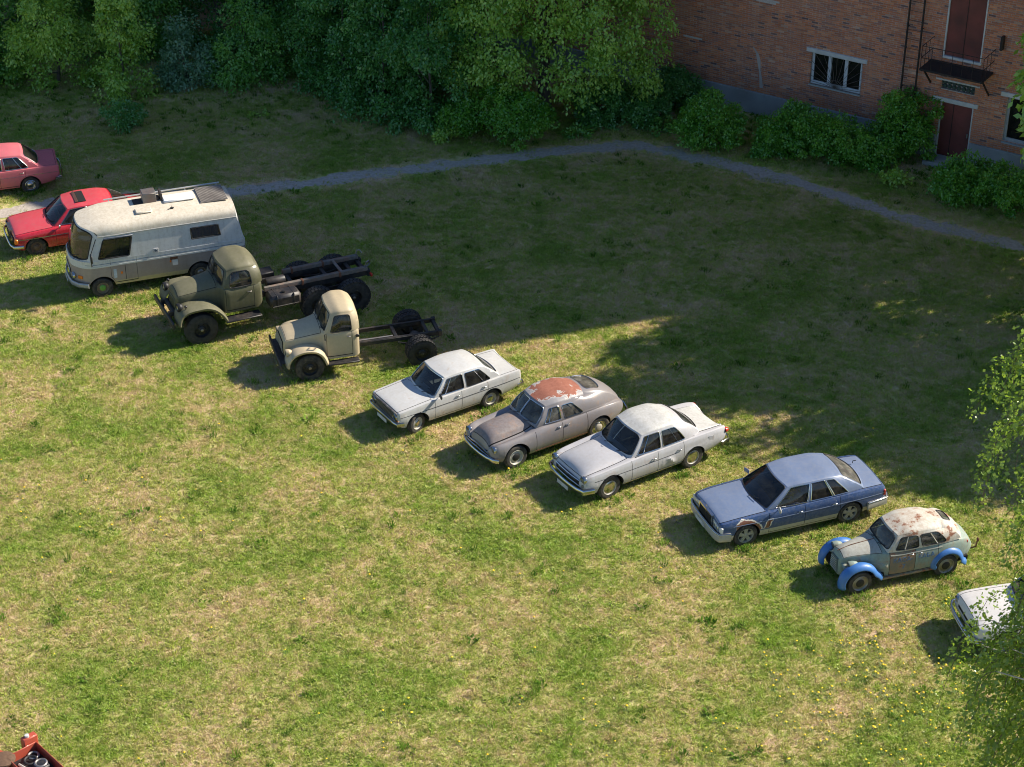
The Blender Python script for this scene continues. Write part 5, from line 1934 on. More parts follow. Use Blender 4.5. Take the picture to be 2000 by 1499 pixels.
g_o = lawn_sheet('grass', lawn_density, -22, 22, 31.2, 76, .25)
g_o.data.materials.append(BM)
tag(g_o, 'short patchy lawn grass, green and straw coloured', 'grass', kind='stuff')
scatter('grass_scatter', g_o, tcol, 180, .55, 1.4, 3)

# taller weeds in clumps and along tyres and walls
wcol = bpy.data.collections.new('weed_sources')
def weed_mat():
    t = NT('weed_leaves')
    oi = t.n('ShaderNodeObjectInfo').outputs['Random']
    c = t.mix(oi, (.07, .17, .02), (.22, .36, .05))
    d = t.n('ShaderNodeBsdfDiffuse')
    t.set(d.inputs[0], c)
    tr = t.n('ShaderNodeBsdfTranslucent')
    t.set(tr.inputs[0], c)
    mx = t.n('ShaderNodeMixShader')
    mx.inputs[0].default_value = .4
    t.t.links.new(d.outputs[0], mx.inputs[1])
    t.t.links.new(tr.outputs[0], mx.inputs[2])
    t.t.links.new(mx.outputs[0], t.out.inputs[0])
    return t.mat
WM = weed_mat()
for s_ in [(21, 22, .13, .10, .022, .09), (22, 16, .09, .12, .045, .10), (23, 26, .16, .08, .012, .10), (24, 14, .06, .12, .06, .09)]:
    o = tuft(*s_).build('weed_plant', WM, None, 0)
    COL.objects.unlink(o)
    wcol.objects.link(o)
WHEELS = [(o_.matrix_world.translation.x, o_.matrix_world.translation.y) for o_ in []]
def weeds(X, Y):
    half = .2564 * (.8536 * Y + 15.56) + 1.0
    rg = np.random.default_rng(17)
    base = rg.uniform(0, 1, X.shape)
    k = np.zeros(X.shape)
    for a, b, c_, s_ in ((.9, .35, 1.3, .7), (-.4, 1.1, .2, .9), (.25, -.8, 2.2, 1.3), (1.7, .6, .4, 2.1)):
        k += np.sin(X * a * s_ + Y * b + c_) * np.sin(Y * a * .8 - X * b * s_ + c_ * 2)
    D = np.where(base > .90, 1.0, 0) * np.clip(.5 + k * .45, .05, 1.6)
    for (x, y) in WHEELS:
        D += 4.0 * np.exp(-(((X - x) / .34) ** 2 + ((Y - y + .24) / .16) ** 2))
    dist = np.full(X.shape, 99.0)
    for q in PSA[::3]:
        dist = np.minimum(dist, np.hypot(X - q[0], Y - q[1]))
    D *= np.clip((dist - .45) / .3, 0, 1)
    wall = (X - BA.x) * BN.x + (Y - BA.y) * BN.y
    D += np.where((wall > -3.2) & (wall < -.2), .5, 0) + np.where((Y > 66) & (X < -1), .25, 0)
    D = np.where(wall > -.2, 0, D)
    return np.where((np.abs(X) < half), D, 0)
bpy.context.view_layer.update()
WHEELS = [(o_.matrix_world.translation.x, o_.matrix_world.translation.y) for o_ in bpy.data.objects if o_.name.startswith('wheel')]
w_o = lawn_sheet('weeds', weeds, -21, 21, 31.5, 72, .25)
w_o.data.materials.append(WM)
tag(w_o, 'taller green weeds in clumps across the lawn and around tyres', 'weeds', kind='stuff')
scatter('weed_scatter', w_o, wcol, 14, .6, 1.35, 5)

# dandelions
def yellow_mat():
    t = NT('dandelion_yellow')
    oi = t.n('ShaderNodeObjectInfo').outputs['Random']
    t.bsdf(t.mix(oi, (.72, .47, .01), (.85, .62, .03)), .7)
    return t.mat
dcol = bpy.data.collections.new('dandelion_sources')
YM, GMt = yellow_mat(), simple('dandelion_leaf', (.07, .15, .03), .7)
for k in range(2):
    m = MB()
    hgt = .09 + .03 * k
    m.tube([(0, 0, 0), (.01, .005, hgt)], .004, 4, m=1)
    m.lathe([(.0001, hgt + .016), (.018, hgt + .014), (.028, hgt + .004), (.014, hgt - .006), (.0001, hgt - .008)], (.01, .005, 0), 2, 9)
    for i in range(6):
        a = i * 1.05 + k
        m.raw([(0, 0, .005), (.05 * math.cos(a - .25), .05 * math.sin(a - .25), .03), (.10 * math.cos(a), .10 * math.sin(a), .02), (.05 * math.cos(a + .25), .05 * math.sin(a + .25), .03)], [(0, 1, 2, 3)], 1)
    o = m.build('dandelion_plant', [YM, GMt], None, 50)
    COL.objects.unlink(o)
    dcol.objects.link(o)
DC = [(8.2, 37.0, .7, .5), (8.6, 36.2, .5, .35), (9.4, 37.6, .4, .3), (7.6, 35.4, .8, .6), (8.9, 34.9, .9, .7), (9.3, 34.6, .9, .4), (10.2, 36.3, .6, .3), (10.5, 35.6, .7, .4), (8.0, 33.9, .9, .6), (7.0, 34.6, .9, .8), (9.0, 33.3, 1.2, .6), (6.3, 36.4, .9, .9), (10.8, 38.9, .4, .3), (5.9, 33.4, 1.0, .6), (9.9, 34.0, .8, .6), (-11.5, 42.5, 1.6, 1.0), (-9.5, 42.2, 1.5, 1.2), (-2.5, 34.5, 1.5, 1.2), (1.5, 34.0, 2, 1.4), (-1.0, 44.6, .6, .5)]
DW = [1, .9, .8, .6, 1, 1, 1.2, 1, .8, .55, .7, .5, .8, .5, .7, .18, .12, .12, .1, .15]
def dand(X, Y):
    D = np.zeros(X.shape)
    for (x, y, a, b), w in zip(DC, DW):
        D = np.maximum(D, w * np.exp(-(((X - x) / a) ** 2 + ((Y - y) / b) ** 2)))
    rg = np.random.default_rng(8)
    D = D * rg.uniform(.0, 1.9, X.shape) ** 1.5
    half = .2564 * (.8536 * Y + 15.56) + 1.0
    D = np.where((D < .06), .012, D)
    return np.where((np.abs(X) < half) & (Y < 47), D, 0)
d_o = lawn_sheet('dandelions', dand, -14, 14, 31.8, 47, .2)
d_o.data.materials.append(YM)
tag(d_o, 'yellow dandelions scattered over the sunny lawn', 'flowers', kind='stuff')
scatter('dandelion_scatter', d_o, dcol, 20, .7, 1.2, 9)
# ------------------------------------------------------------------ brick building (x along the wall, -y towards the lawn)
bld = tag(empty('brick_building', (BA.x, BA.y, 0), BANG), 'red brick building with grey plinth, iron balcony and maroon doors', 'building')
HB, T0, T1, DEP = 20.3, -42.0, 21.8, 14.0

def brick_mat(attr):
    t = NT('brick' if attr else 'brick_wall_far')
    c = t.coord()
    n1, n2 = t.noise(c, .8, 5, .6), t.noise(c, 30, 4, .7)
    if attr:
        at = t.n('ShaderNodeAttribute')
        at.attribute_name = 'tone'
        base = at.outputs['Color']
    else:
        b = t.n('ShaderNodeTexBrick')
        t.set(b.inputs['Vector'], t.map(c, scale=(1, 1, 1)))
        base = (.5, .2, .12)
    base = t.mix(t.math('MULTIPLY', t.ramp(n1, .45, .7), .45), base, (.46, .26, .19))
    base = t.mix(t.math('MULTIPLY', t.ramp(n2, .4, .8), .3), base, (.24, .12, .10))
    t.bsdf(base, .92, 0, t.bump(n2, .4, .01), .2)
    return t.mat
BRK = brick_mat(True)
mortar = simple('lime_mortar', (.56, .48, .44), .95, 0, .3, 6, (.2, .15, .13), .5, .3)
farwall = brick_mat(False)
conc = simple('grey_plinth_render', (.38, .39, .40), .9, 0, .25, 3, (.17, .16, .15), .5, .25)
whitec = simple('white_lintel_paint', (.66, .65, .63), .8, 0, .15, 12, (.35, .33, .3), .4, .2)
maroon = simple('maroon_door_paint', (.21, .05, .042), .55, 0, .3, 5, (.04, .02, .02), .6)
iron = simple('black_iron', (.02, .018, .018), .7, 0, .4, 14, (.07, .035, .02), .4)
upvc = simple('white_window_frame', (.62, .64, .66), .4, 0, .08)

OPEN = [(6.87, 8.82, 1.68, 2.87), (11.83, 13.02, .0, 2.14), (11.70, 13.07, 3.82, 6.05), (11.77, 12.98, 2.60, 2.90), (14.16, 15.9, 1.22, 2.83)]
BX0, BX1, BZ0, BZ1 = -3.0, 16.4, .85, 6.6
# masonry behind the bricks, with real openings
TS, HL = 10.0, 18.3      # the left wing is lower
ts = sorted({T0, TS, BX0, BX1, T1} | {v for o in OPEN for v in o[:2]})
zs_ = sorted({0, BZ0, BZ1, HL, HB} | {v for o in OPEN for v in o[2:]})
w = MB()
for i in range(len(ts) - 1):
    for j in range(len(zs_) - 1):
        tm, zm = (ts[i] + ts[i + 1]) / 2, (zs_[j] + zs_[j + 1]) / 2
        if any(o[0] < tm < o[1] and o[2] < zm < o[3] for o in OPEN):
            continue
        if tm < TS and zm > HL:
            continue
        far = not (BX0 < tm < BX1 and zm < BZ1)
        y = -.012 if far else 0
        w.face([(ts[i], y, zs_[j]), (ts[i + 1], y, zs_[j]), (ts[i + 1], y, zs_[j + 1]), (ts[i], y, zs_[j + 1])], 1 if far else 0, share=False)
for (a, b, c_, d_) in OPEN:
    for q in ([(a, c_), (a, d_)], [(b, c_), (b, d_)], [(a, c_), (b, c_)], [(a, d_), (b, d_)]):
        w.face([(q[0][0], 0, q[0][1]), (q[1][0], 0, q[1][1]), (q[1][0], .28, q[1][1]), (q[0][0], .28, q[0][1])], 0, share=False)
# other walls and roof
for (p0, p1, h_) in (((T1, 0), (T1, DEP), HB), ((T1, DEP), (TS, DEP), HB), ((TS, DEP), (T0, DEP), HL), ((T0, DEP), (T0, 0), HL), ((TS, DEP), (TS, 0), HB)):
    w.face([(p0[0], p0[1], 0), (p1[0], p1[1], 0), (p1[0], p1[1], h_), (p0[0], p0[1], h_)], 1, share=False)
w.build('wall', [mortar, farwall], bld, 0)
rsheet = simple('roof_sheet', (.12, .12, .12), .8)
MB().box(((TS + T1) / 2, DEP / 2, HB + .1), (T1 - TS + .4, DEP + .4, .25)).build('roof', rsheet, bld)
MB().box(((T0 + TS) / 2 - .2, DEP / 2, HL + .1), (TS - T0 - .1, DEP + .4, .25)).build('roof', rsheet, bld)

# bricks
rb = np.random.default_rng(11)
PAL = [((.62, .235, .115), 5), ((.56, .20, .10), 5), ((.65, .28, .145), 3), ((.48, .19, .115), 3), ((.40, .19, .14), 1.6), ((.18, .11, .105), .6), ((.60, .36, .25), .5)]
pw_ = np.array([q[1] for q in PAL])
pw_ = pw_ / pw_.sum()
CW, CH, BH, BL = .26, .075, .064, .248
WHITE = [(1.61, 2.57, 2.28, 2.42), (4.55, 5.44, 4.28, 4.42)]
singles, V, F, Cc = [], [], [], []
cands = []
for j in range(int((BZ1 - BZ0) / CH)):
    z0 = BZ0 + j * CH + .005
    offx = (j % 2) * CW / 2
    for i in range(int((BX1 - BX0) / CW) + 1):
        a = BX0 + i * CW + offx
        b = min(a + BL, BX1)
        segs = [(a, b)]
        for (o0, o1, o2, o3) in OPEN:
            if o2 - .06 < z0 < o3:
                ns = []
                for (s0, s1) in segs:
                    if s1 <= o0 or s0 >= o1:
                        ns.append((s0, s1))
                    else:
                        if s0 < o0 - .02:
                            ns.append((s0, o0))
                        if s1 > o1 + .02:
                            ns.append((o1, s1))
                segs = ns
        for (s0, s1) in segs:
            if s1 - s0 > .03:
                k = rb.choice(len(PAL), p=pw_)
                wh = any(q[0] < (s0 + s1) / 2 < q[1] and q[2] < z0 < q[3] for q in WHITE)
                cands.append((s0, s1, z0, -1 if wh else int(k), rb.uniform(.008, .017), rb.uniform(.85, 1.15)))
# the bricks that show largest stand at the right, nearest the lawn
near = [q for q in cands if 13.1 < q[0] < 15.6 and q[2] < 4.6 and abs(q[1] - q[0] - BL) < .01 and q[3] >= 0]
near = sorted(near, key=lambda q: -q[0])[:290]
nid = {id(q) for q in near}
def brick_geo(s0, s1, z0, d):
    e = .006
    vs = [(s0, 0, z0), (s1, 0, z0), (s1, 0, z0 + BH), (s0, 0, z0 + BH), (s0 + e, -d, z0 + e), (s1 - e, -d, z0 + e), (s1 - e, -d, z0 + BH - e), (s0 + e, -d, z0 + BH - e)]
    fs = [(4, 5, 6, 7), (0, 1, 5, 4), (1, 2, 6, 5), (2, 3, 7, 6), (3, 0, 4, 7)]
    return vs, fs
def col_attr(me, cols):
    at = me.attributes.new('tone', 'FLOAT_COLOR', 'POINT')
    at.data.foreach_set('color', np.array(cols, np.float32).ravel())
for q in cands:
    if id(q) in nid:
        continue
    vs, fs = brick_geo(q[0], q[1], q[2], q[4])
    n = len(V)
    V += vs
    F += [[n + i for i in f] for f in fs]
    col = (.62, .60, .57) if q[3] < 0 else tuple(x * q[5] for x in PAL[q[3]][0])
    Cc += [(*col, 1)] * 8
me = bpy.data.meshes.new('brickwork')
me.from_pydata(V, [], F)
me.materials.append(BRK)
col_attr(me, Cc)
bo = bpy.data.objects.new('brickwork', me)
COL.objects.link(bo)
bo.parent = bld
bo['kind'] = 'stuff'
bmesh_v = []
for k, (col, _) in enumerate(PAL):
    vs, fs = brick_geo(0, BL, 0, .013)
    me = bpy.data.meshes.new('brick')
    me.from_pydata(vs, [], fs)
    me.materials.append(BRK)
    col_attr(me, [(*col, 1)] * 8)
    bmesh_v.append(me)
for q in near:
    o = bpy.data.objects.new('brick', bmesh_v[q[3]])
    COL.objects.link(o)
    o.parent = bld
    o.location = (q[0], 0, q[2])

def bb(name, c_, s_, mat, b=.008, parent=None, rot=None):
    return MB().box(c_, s_, b, rot).build(name, mat, parent or bld)
# plinth, in two lengths beside the door
for (a, b) in ((T0, 11.80), (13.05, T1)):
    bb('plinth', ((a + b) / 2, -.03, .425), (b - a, .10, .85), conc, .015)
def lintel(a, b, z0, z1, d=.07):
    bb('lintel', ((a + b) / 2, -d / 2 + .02, (z0 + z1) / 2), (b - a, d + .04, z1 - z0), whitec, .01)
lintel(6.66, 8.99, 2.87, 3.02)
lintel(11.55, 13.18, 2.14, 2.30)
lintel(11.56, 13.16, 2.91, 2.97, .05)
lintel(13.93, 16.3, 2.835, 2.99)
# three-light window with sunburst grille
wn_ = MB()
x0, x1, z0, z1 = 6.87, 8.82, 1.68, 2.87
for (a, b, c_, d_) in ((x0, x1, z0, z0 + .12), (x0, x1, z1 - .06, z1), (x0, x0 + .09, z0 + .12, z1 - .06), (x1 - .09, x1, z0 + .12, z1 - .06), (x0 + .62, x0 + .75, z0 + .12, z1 - .06), (x0 + 1.25, x0 + 1.38, z0 + .12, z1 - .06)):
    wn_.box(((a + b) / 2, .08, (c_ + d_) / 2), (b - a, .07, d_ - c_), .006)
wo_ = wn_.build('window', upvc, bld)
dk = glass('dark_room_glass', (.10, .12, .13), .8, .05)
for (a, b) in ((x0 + .09, x0 + .62), (x0 + .75, x0 + 1.25), (x0 + 1.38, x1 - .09)):
    MB().box(((a + b) / 2, .085, (z0 + .12 + z1 - .06) / 2), (b - a, .012, z1 - z0 - .18)).build('pane', dk, wo_)
MB().box(((x0 + x1) / 2, -.05, z0 - .025), (x1 - x0 + .06, .16, .03), .005).build('sill', simple('tin_sill', (.5, .49, .42), .5), wo_)
gr = MB()
cxg = (x0 + x1) / 2
for k in range(15):
    a = PI * (k + .5) / 15
    dx, dz = math.cos(a), math.sin(a)
    l = min((x1 - cxg) / abs(dx) if abs(dx) > 1e-6 else 9, (z1 - z0) / dz)
    gr.tube([(cxg, -.03, z0 + .02), (cxg + dx * l * .5 + .02, -.03, z0 + .02 + dz * l * .5), (cxg + dx * l, -.03, z0 + dz * l)], .008, 4)
gr.tube([(x0, -.03, z0), (x0, -.03, z1), (x1, -.03, z1), (x1, -.03, z0)], .010, 4, True)
gr.tube([(cxg + .3 * math.cos(a), -.03, z0 + .02 + .3 * math.sin(a)) for a in np.linspace(0, PI, 13)], .007, 4)
gr.build('window_grille', simple('rusty_wire', (.12, .09, .07), .7), wo_)
MB().box(((x0 + x1) / 2, 1.6, 1.8), (3.2, .1, 3.0)).build('room_wall', simple('dim_room_paint', (.25, .25, .24), .9), wo_)
# ground door
dr = MB().box((12.425, .07, 1.10), (1.17, .06, 2.06), .006)
dro = dr.build('door', maroon, bld)
for a in (11.85, 13.0):
    MB().box((a, .05, 1.07), (.045, .12, 2.12), .005).build('door_frame', whitec, dro)
MB().box((12.30, .03, 1.1), (.018, .02, 2.0)).build('meeting_strip', iron, dro)
MB().box((12.9, .02, 1.05), (.05, .05, .16), .012).build('handle', M['steel'], dro)
bb('door_step', (12.45, -.45, .09), (1.5, .8, .18), conc, .02)
# upper door
ud = MB().box((12.385, .07, 4.93), (1.35, .06, 2.22), .006)
udo = ud.build('door', maroon, bld)
for a in (11.72, 13.05):
    MB().box((a, .05, 4.93), (.05, .14, 2.24), .005).build('door_frame', whitec, udo)
MB().box((12.385, .035, 4.93), (.016, .02, 2.2)).build('meeting_strip', iron, udo)
bb('threshold', (12.4, -.03, 3.78), (1.4, .12, .08), whitec, .01)
# glass-block light
gbm = MB()
gbo = MB().box((12.375, .14, 2.75), (1.2, .02, .29)).build('glass_block_window', mortar, bld)
gbl = simple('green_glass_block', (.07, .10, .09), .15, 0, .3, 30)
for i in range(7):
    for j in range(2):
        MB().box((11.86 + i * .172, .10, 2.68 + j * .145), (.155, .08, .13), .03).build('glass_block', gbl, gbo)
# right-hand window
w2 = MB()
x0, x1, z0, z1 = 14.16, 15.9, 1.22, 2.83
for (a, b, c_, d_) in ((x0, x1, z0, z0 + .1), (x0, x1, z1 - .07, z1), (x0, x0 + .1, z0 + .1, z1 - .07), (x1 - .1, x1, z0 + .1, z1 - .07), (x0 + .82, x0 + .92, z0 + .1, z1 - .07)):
    w2.box(((a + b) / 2, .12, (c_ + d_) / 2), (b - a, .08, d_ - c_), .006)
w2o = w2.build('window', simple('grey_window_frame', (.36, .38, .40), .6), bld)
for (a, b) in ((x0 + .1, x0 + .82), (x0 + .92, x1 - .1)):
    MB().box(((a + b) / 2, .125, (z0 + z1) / 2), (b - a, .012, z1 - z0 - .17)).build('pane', dk, w2o)
MB().box(((x0 + x1) / 2, 1.4, 1.9), (3.0, .1, 3.0)).build('room_wall', simple('dim_room_paint', (.2, .2, .2), .9), w2o)
MB().box(((x0 + x1) / 2, -.04, z0 - .04), (x1 - x0, .14, .05), .005).build('sill', conc, w2o)
# iron balcony
ba = MB().box((12.42, -.53, 3.55), (2.26, 1.06, .07), .01).build('balcony', iron, bld)
for x in (11.36, 13.48):
    br = MB()
    br.tube([(x, -.85, 3.52), (x, .0, 2.72)], .035, 5)
    br.tube([(x, -1.0, 3.50), (x, 0, 3.50)], .03, 5)
    br.build('bracket', iron, ba)
for (p0, p1, n) in (((11.32, -1.04), (13.52, -1.04), 7), ((11.32, -1.04), (11.32, 0), 4), ((13.52, -1.04), (13.52, 0), 4)):
    rl = MB()
    for z in (3.98, 4.40):
        rl.tube([(p0[0], p0[1], z), (p1[0], p1[1], z)], .013, 5)
    for k in range(n):
        t_ = k / (n - 1)
        x, y = lerp(p0[0], p1[0], t_), lerp(p0[1], p1[1], t_)
        rl.tube([(x, y, 3.58), (x, y, 4.40)], .010, 5)
    rl.build('railing', iron, ba)
# wall ladder
la = MB()
for x in (10.38, 10.90):
    la.tube([(x, -.16, 1.65), (x, -.16, 8.0)], .035, 6)
for x in (10.38, 10.90):
    for z in (2.4, 4.6, 6.6):
        la.tube([(x, -.16, z), (x, .0, z)], .02, 5)
lao = la.build('ladder', iron, bld)
for k in range(18):
    MB().tube([(10.38, -.16, 1.8 + k * .34), (10.90, -.16, 1.8 + k * .34)], .009, 5).build('rung', iron, lao)
# repaired crack and lamp bracket
ck = MB()
pts = [(4.55, 2.55), (4.72, 2.35), (4.80, 2.1), (4.86, 1.75), (4.92, 1.45), (4.98, 1.05)]
prev = None
for k, (x, z) in enumerate(pts):
    ww = .035 + .02 * ((k * 7) % 3)
    cur_ = ((x - ww, -.0195, z), (x + ww, -.0195, z))
    if prev:
        ck.face([prev[0], prev[1], cur_[1], cur_[0]])
    prev = cur_
ck.build('mortar_patch', mortar, bld, 0)
bk = MB().box((13.75, -.1, 4.7), (.1, .2, .5), .02)
bk.build('wall_bracket', iron, bld)
# ------------------------------------------------------------------ trees and shrubs
def leaf_mat(name, c0, c1, trans=.35):
    t = NT(name)
    at = t.n('ShaderNodeAttribute')
    at.attribute_name = 'tone'
    oi = at.outputs['Fac']
    c = t.mix(oi, c0, c1)
    d = t.n('ShaderNodeBsdfDiffuse')
    t.set(d.inputs[0], c)
    tr = t.n('ShaderNodeBsdfTranslucent')
    t.set(tr.inputs[0], t.mix(.5, c, (c1[0] * 1.3, c1[1] * 1.25, c1[2] * .6)))
    mx = t.n('ShaderNodeMixShader')
    mx.inputs[0].default_value = trans
    t.t.links.new(d.outputs[0], mx.inputs[1])
    t.t.links.new(tr.outputs[0], mx.inputs[2])
    gl = t.n('ShaderNodeBsdfGlossy')
    gl.inputs[0].default_value = (.8, .85, .8, 1)
    gl.inputs[1].default_value = .35
    m2 = t.n('ShaderNodeMixShader')
    m2.inputs[0].default_value = .06
    t.t.links.new(mx.outputs[0], m2.inputs[1])
    t.t.links.new(gl.outputs[0], m2.inputs[2])
    t.t.links.new(m2.outputs[0], t.out.inputs[0])
    return t.mat
LM = dict(maple=leaf_mat('maple_leaves', (.18, .37, .045), (.46, .68, .12)),
          dark=leaf_mat('dark_leaves', (.055, .21, .04), (.16, .39, .08)),
          mid=leaf_mat('green_leaves', (.085, .27, .04), (.25, .50, .08)),
          bright=leaf_mat('bright_leaves', (.19, .38, .04), (.46, .66, .11)),
          silver=leaf_mat('silvery_leaves', (.12, .26, .12), (.28, .45, .24)),
          bush=leaf_mat('bush_leaves', (.07, .25, .02), (.22, .48, .05)),
          birch=leaf_mat('birch_leaves', (.08, .18, .02), (.28, .40, .06), .55))
BARK = simple('grey_brown_bark', (.13, .105, .085), .95, 0, .4, 12, (.06, .05, .04), .5, .5)
BIRCHBARK = simple('white_birch_bark', (.55, .53, .49), .8, 0, .2, 6, (.04, .035, .03), .6, .3)

def leaves_object(name, C, N, size, mat, rg, tone, parent, droop=.5, aspect=.55):
    """C centres, N outward directions: one kite-shaped leaf each"""
    n = len(C)
    d = N * .5 + rg.normal(0, .6, (n, 3))
    d[:, 2] -= droop
    d /= np.linalg.norm(d, axis=1)[:, None] + 1e-9
    u = N * .55 + rg.normal(0, .5, (n, 3)) + np.array([0, 0, .55])
    s = np.cross(d, u)
    s /= np.linalg.norm(s, axis=1)[:, None] + 1e-9
    L = (size * rg.uniform(.5, 1.5, n))[:, None]
    w = L * aspect * .5
    p0, p1, p2, p3 = C, C + d * L * .45 + s * w, C + d * L, C + d * L * .45 - s * w
    V = np.stack([p0, p1, p2, p3], 1).reshape(-1, 3)
    me = bpy.data.meshes.new(name)
    me.vertices.add(4 * n)
    me.vertices.foreach_set('co', V.ravel().astype(np.float32))
    me.loops.add(4 * n)
    me.loops.foreach_set('vertex_index', np.arange(4 * n, dtype=np.int32))
    me.polygons.add(n)
    me.polygons.foreach_set('loop_start', np.arange(0, 4 * n, 4, dtype=np.int32))
    me.materials.append(mat)
    at = me.attributes.new('tone', 'FLOAT', 'POINT')
    at.data.foreach_set('value', np.repeat(np.clip(tone, 0, 1), 4).astype(np.float32))
    me.update(calc_edges=True)
    o = bpy.data.objects.new(name, me)
    COL.objects.link(o)
    o.parent = parent
    return o

def clumps_to_leaves(P, O, R_, per, rg, flat=.8, hang=0.0):
    """P clump centres, O outward direction, R_ radii"""
    k = len(P)
    idx = np.repeat(np.arange(k), per)
    q = rg.normal(0, 1, (len(idx), 3))
    q /= np.linalg.norm(q, axis=1)[:, None]
    q *= rg.uniform(.25, 1, len(idx))[:, None] ** .6
    q[:, 2] *= flat
    C = P[idx] + q * R_[idx][:, None]
    if hang:
        C[:, 2] -= hang * R_[idx] * np.hypot(q[:, 0], q[:, 1]) ** 2
    N = O[idx] * .7 + q * .9
    N /= np.linalg.norm(N, axis=1)[:, None] + 1e-9
    tone = rg.normal(.45, .22, k)[idx] + rg.normal(0, .16, len(idx))
    return C, N, tone

def crown_points(lobes, n, rg, surf=.72):
    """points in and on a union of ellipsoids (cx, cy, cz, rx, ry, rz), uneven outline"""
    vol = np.array([l[3] * l[4] + l[4] * l[5] + l[3] * l[5] for l in lobes])
    pick = rg.choice(len(lobes), n, p=vol / vol.sum())
    q = rg.normal(0, 1, (n, 3))
    q /= np.linalg.norm(q, axis=1)[:, None]
    rad = np.where(rg.uniform(0, 1, n) < surf, rg.uniform(.8, 1.08, n), rg.uniform(.35, .8, n))
    lob = np.array(lobes)[pick]
    P = lob[:, :3] + q * lob[:, 3:] * rad[:, None]
    O = q / lob[:, 3:]
    O /= np.linalg.norm(O, axis=1)[:, None]
    ok = P[:, 2] > .08
    return P[ok], O[ok]

def limbs(root, base, tips, r0, h_fork, mat, rg, name='trunk'):
    m = MB()
    top = max(t[2] for t in tips)
    lean = np.mean([t[:2] for t in tips], axis=0) * .5
    n = 9
    spine = [(lean[0] * (i / (n - 1)) + rg.normal(0, .03), lean[1] * (i / (n - 1)) + rg.normal(0, .03), top * .8 * i / (n - 1)) for i in range(n)]
    spine[0] = (0, 0, -.1)
    m.tube(spine, [r0 * (1.25 if i == 0 else 1) * (1 - .85 * i / (n - 1)) for i in range(n)], 8)
    for t in tips:
        k = min(n - 2, max(1, int((t[2] * .55) / (top * .8) * (n - 1))))
        a = Vector(spine[k])
        b = Vector(t)
        c = lerp(a, b, .5) + Vector((rg.normal(0, .1), rg.normal(0, .1), .12 * (b - a).length))
        rr = r0 * .42 * (1 - .8 * k / (n - 1))
        m.tube([a, lerp(a, c, .6), c, b], [rr, rr * .75, rr * .55, rr * .2], 5)
    m.build(name, mat, root, 60)

def plant(name, label, cat, x, y, lobes, nclump, per, csize, leaf, mat, seed, r0=.06, group=None, ntips=6, hang=.4, droop=.5, bark=None, crown='crown', trunk='trunk', aspect=.55):
    rg = np.random.default_rng(seed)
    root = tag(empty(name, (x, y, 0)), label, cat, group)
    P, O = crown_points(lobes, nclump, rg)
    Rr = csize * rg.uniform(.6, 1.35, len(P))
    C, N, tone = clumps_to_leaves(P, O, Rr, per, rg, .8, hang)
    ok = C[:, 2] > .02
    leaves_object(crown, C[ok], N[ok], leaf, LM[mat], rg, tone[ok], root, droop, aspect)
    tips = [tuple(P[i]) for i in rg.choice(len(P), min(ntips, len(P)), replace=False)]
    limbs(root, None, tips, r0, .3, bark or BARK, rg, trunk)
    return root

def tree_lobes(h, r, rg, z0=.5, n=7):
    L = [(0, 0, lerp(z0, h, .55), r * .75, r * .75, (h - z0) * .48)]
    for i in range(n):
        a = 2 * PI * i / n + rg.uniform(-.4, .4)
        z = rg.uniform(z0 + .1 * h, h * .9)
        k = math.sin(PI * min(1, max(.12, (z - z0) / (h - z0))) ** .8) * .5 + .35
        L.append((math.cos(a) * r * k, math.sin(a) * r * k, z, r * rg.uniform(.28, .45), r * rg.uniform(.28, .45), h * rg.uniform(.10, .17)))
    if z0 < .4:
        for i in range(5):
            a = -PI / 2 + (i - 2) * .7 + rg.uniform(-.2, .2)
            L.append((math.cos(a) * r * .85, math.sin(a) * r * .6, rg.uniform(.3, .8), r * rg.uniform(.3, .5), r * .35, rg.uniform(.35, .8)))
    return L

WG = 'young trees and shrubs of the thicket along the lawn'
wood = [
    # x, y, height, radius, leaf kind, label
    (-20.6, 71.3, 6.0, 1.7, 'mid', 'leafy young tree in the top left corner of the thicket'),
    (-17.3, 71.0, 4.4, 1.5, 'bright', 'light green bushy tree, brightest in the left of the thicket'),
    (-14.5, 69.6, 4.3, .85, 'bright', 'narrow light green sapling at the front of the thicket, behind the low round shrub'),
    (-12.3, 70.9, 2.8, 1.0, 'silver', 'silvery leaved bush beside the narrow light green sapling'),
    (-10.2, 71.3, 3.0, 1.5, 'mid', 'broad low bush in the middle of the thicket, right of the silvery bush'),
    (-8.2, 72.4, 3.0, 1.4, 'mid', 'low bush at the end of the thicket near the dark gap'),
    (-6.4, 70.2, 6.2, 1.5, 'dark', 'dark tall sapling at the corner where the lawn reaches into the thicket'),
    (-4.7, 68.3, 6.4, 1.6, 'dark', 'dark dense sapling at the lawn edge, second left of the big maple'),
    (-2.9, 66.9, 5.6, 1.4, 'dark', 'dark slender sapling standing right against the big maple'),
    (-22.5, 75.2, 9.0, 2.2, 'dark', 'dark tree behind the thicket, at the far left'),
    (-18.8, 75.0, 9.0, 2.1, 'mid', 'green tree rising behind the brightest bush'),
    (-15.2, 74.2, 8.6, 1.9, 'mid', 'green tree rising behind the narrow sapling'),
    (-11.6, 75.0, 9.0, 2.1, 'dark', 'dark tree rising behind the silvery bush'),
    (-8.4, 75.6, 9.0, 2.1, 'dark', 'dark tree rising behind the broad low bush'),
    (-5.4, 73.6, 9.0, 2.1, 'dark', 'dark tree behind the corner sapling, left of the big maple'),
    (-2.4, 71.4, 8.6, 2.0, 'dark', 'dark tree squeezed behind the big maple'),
]
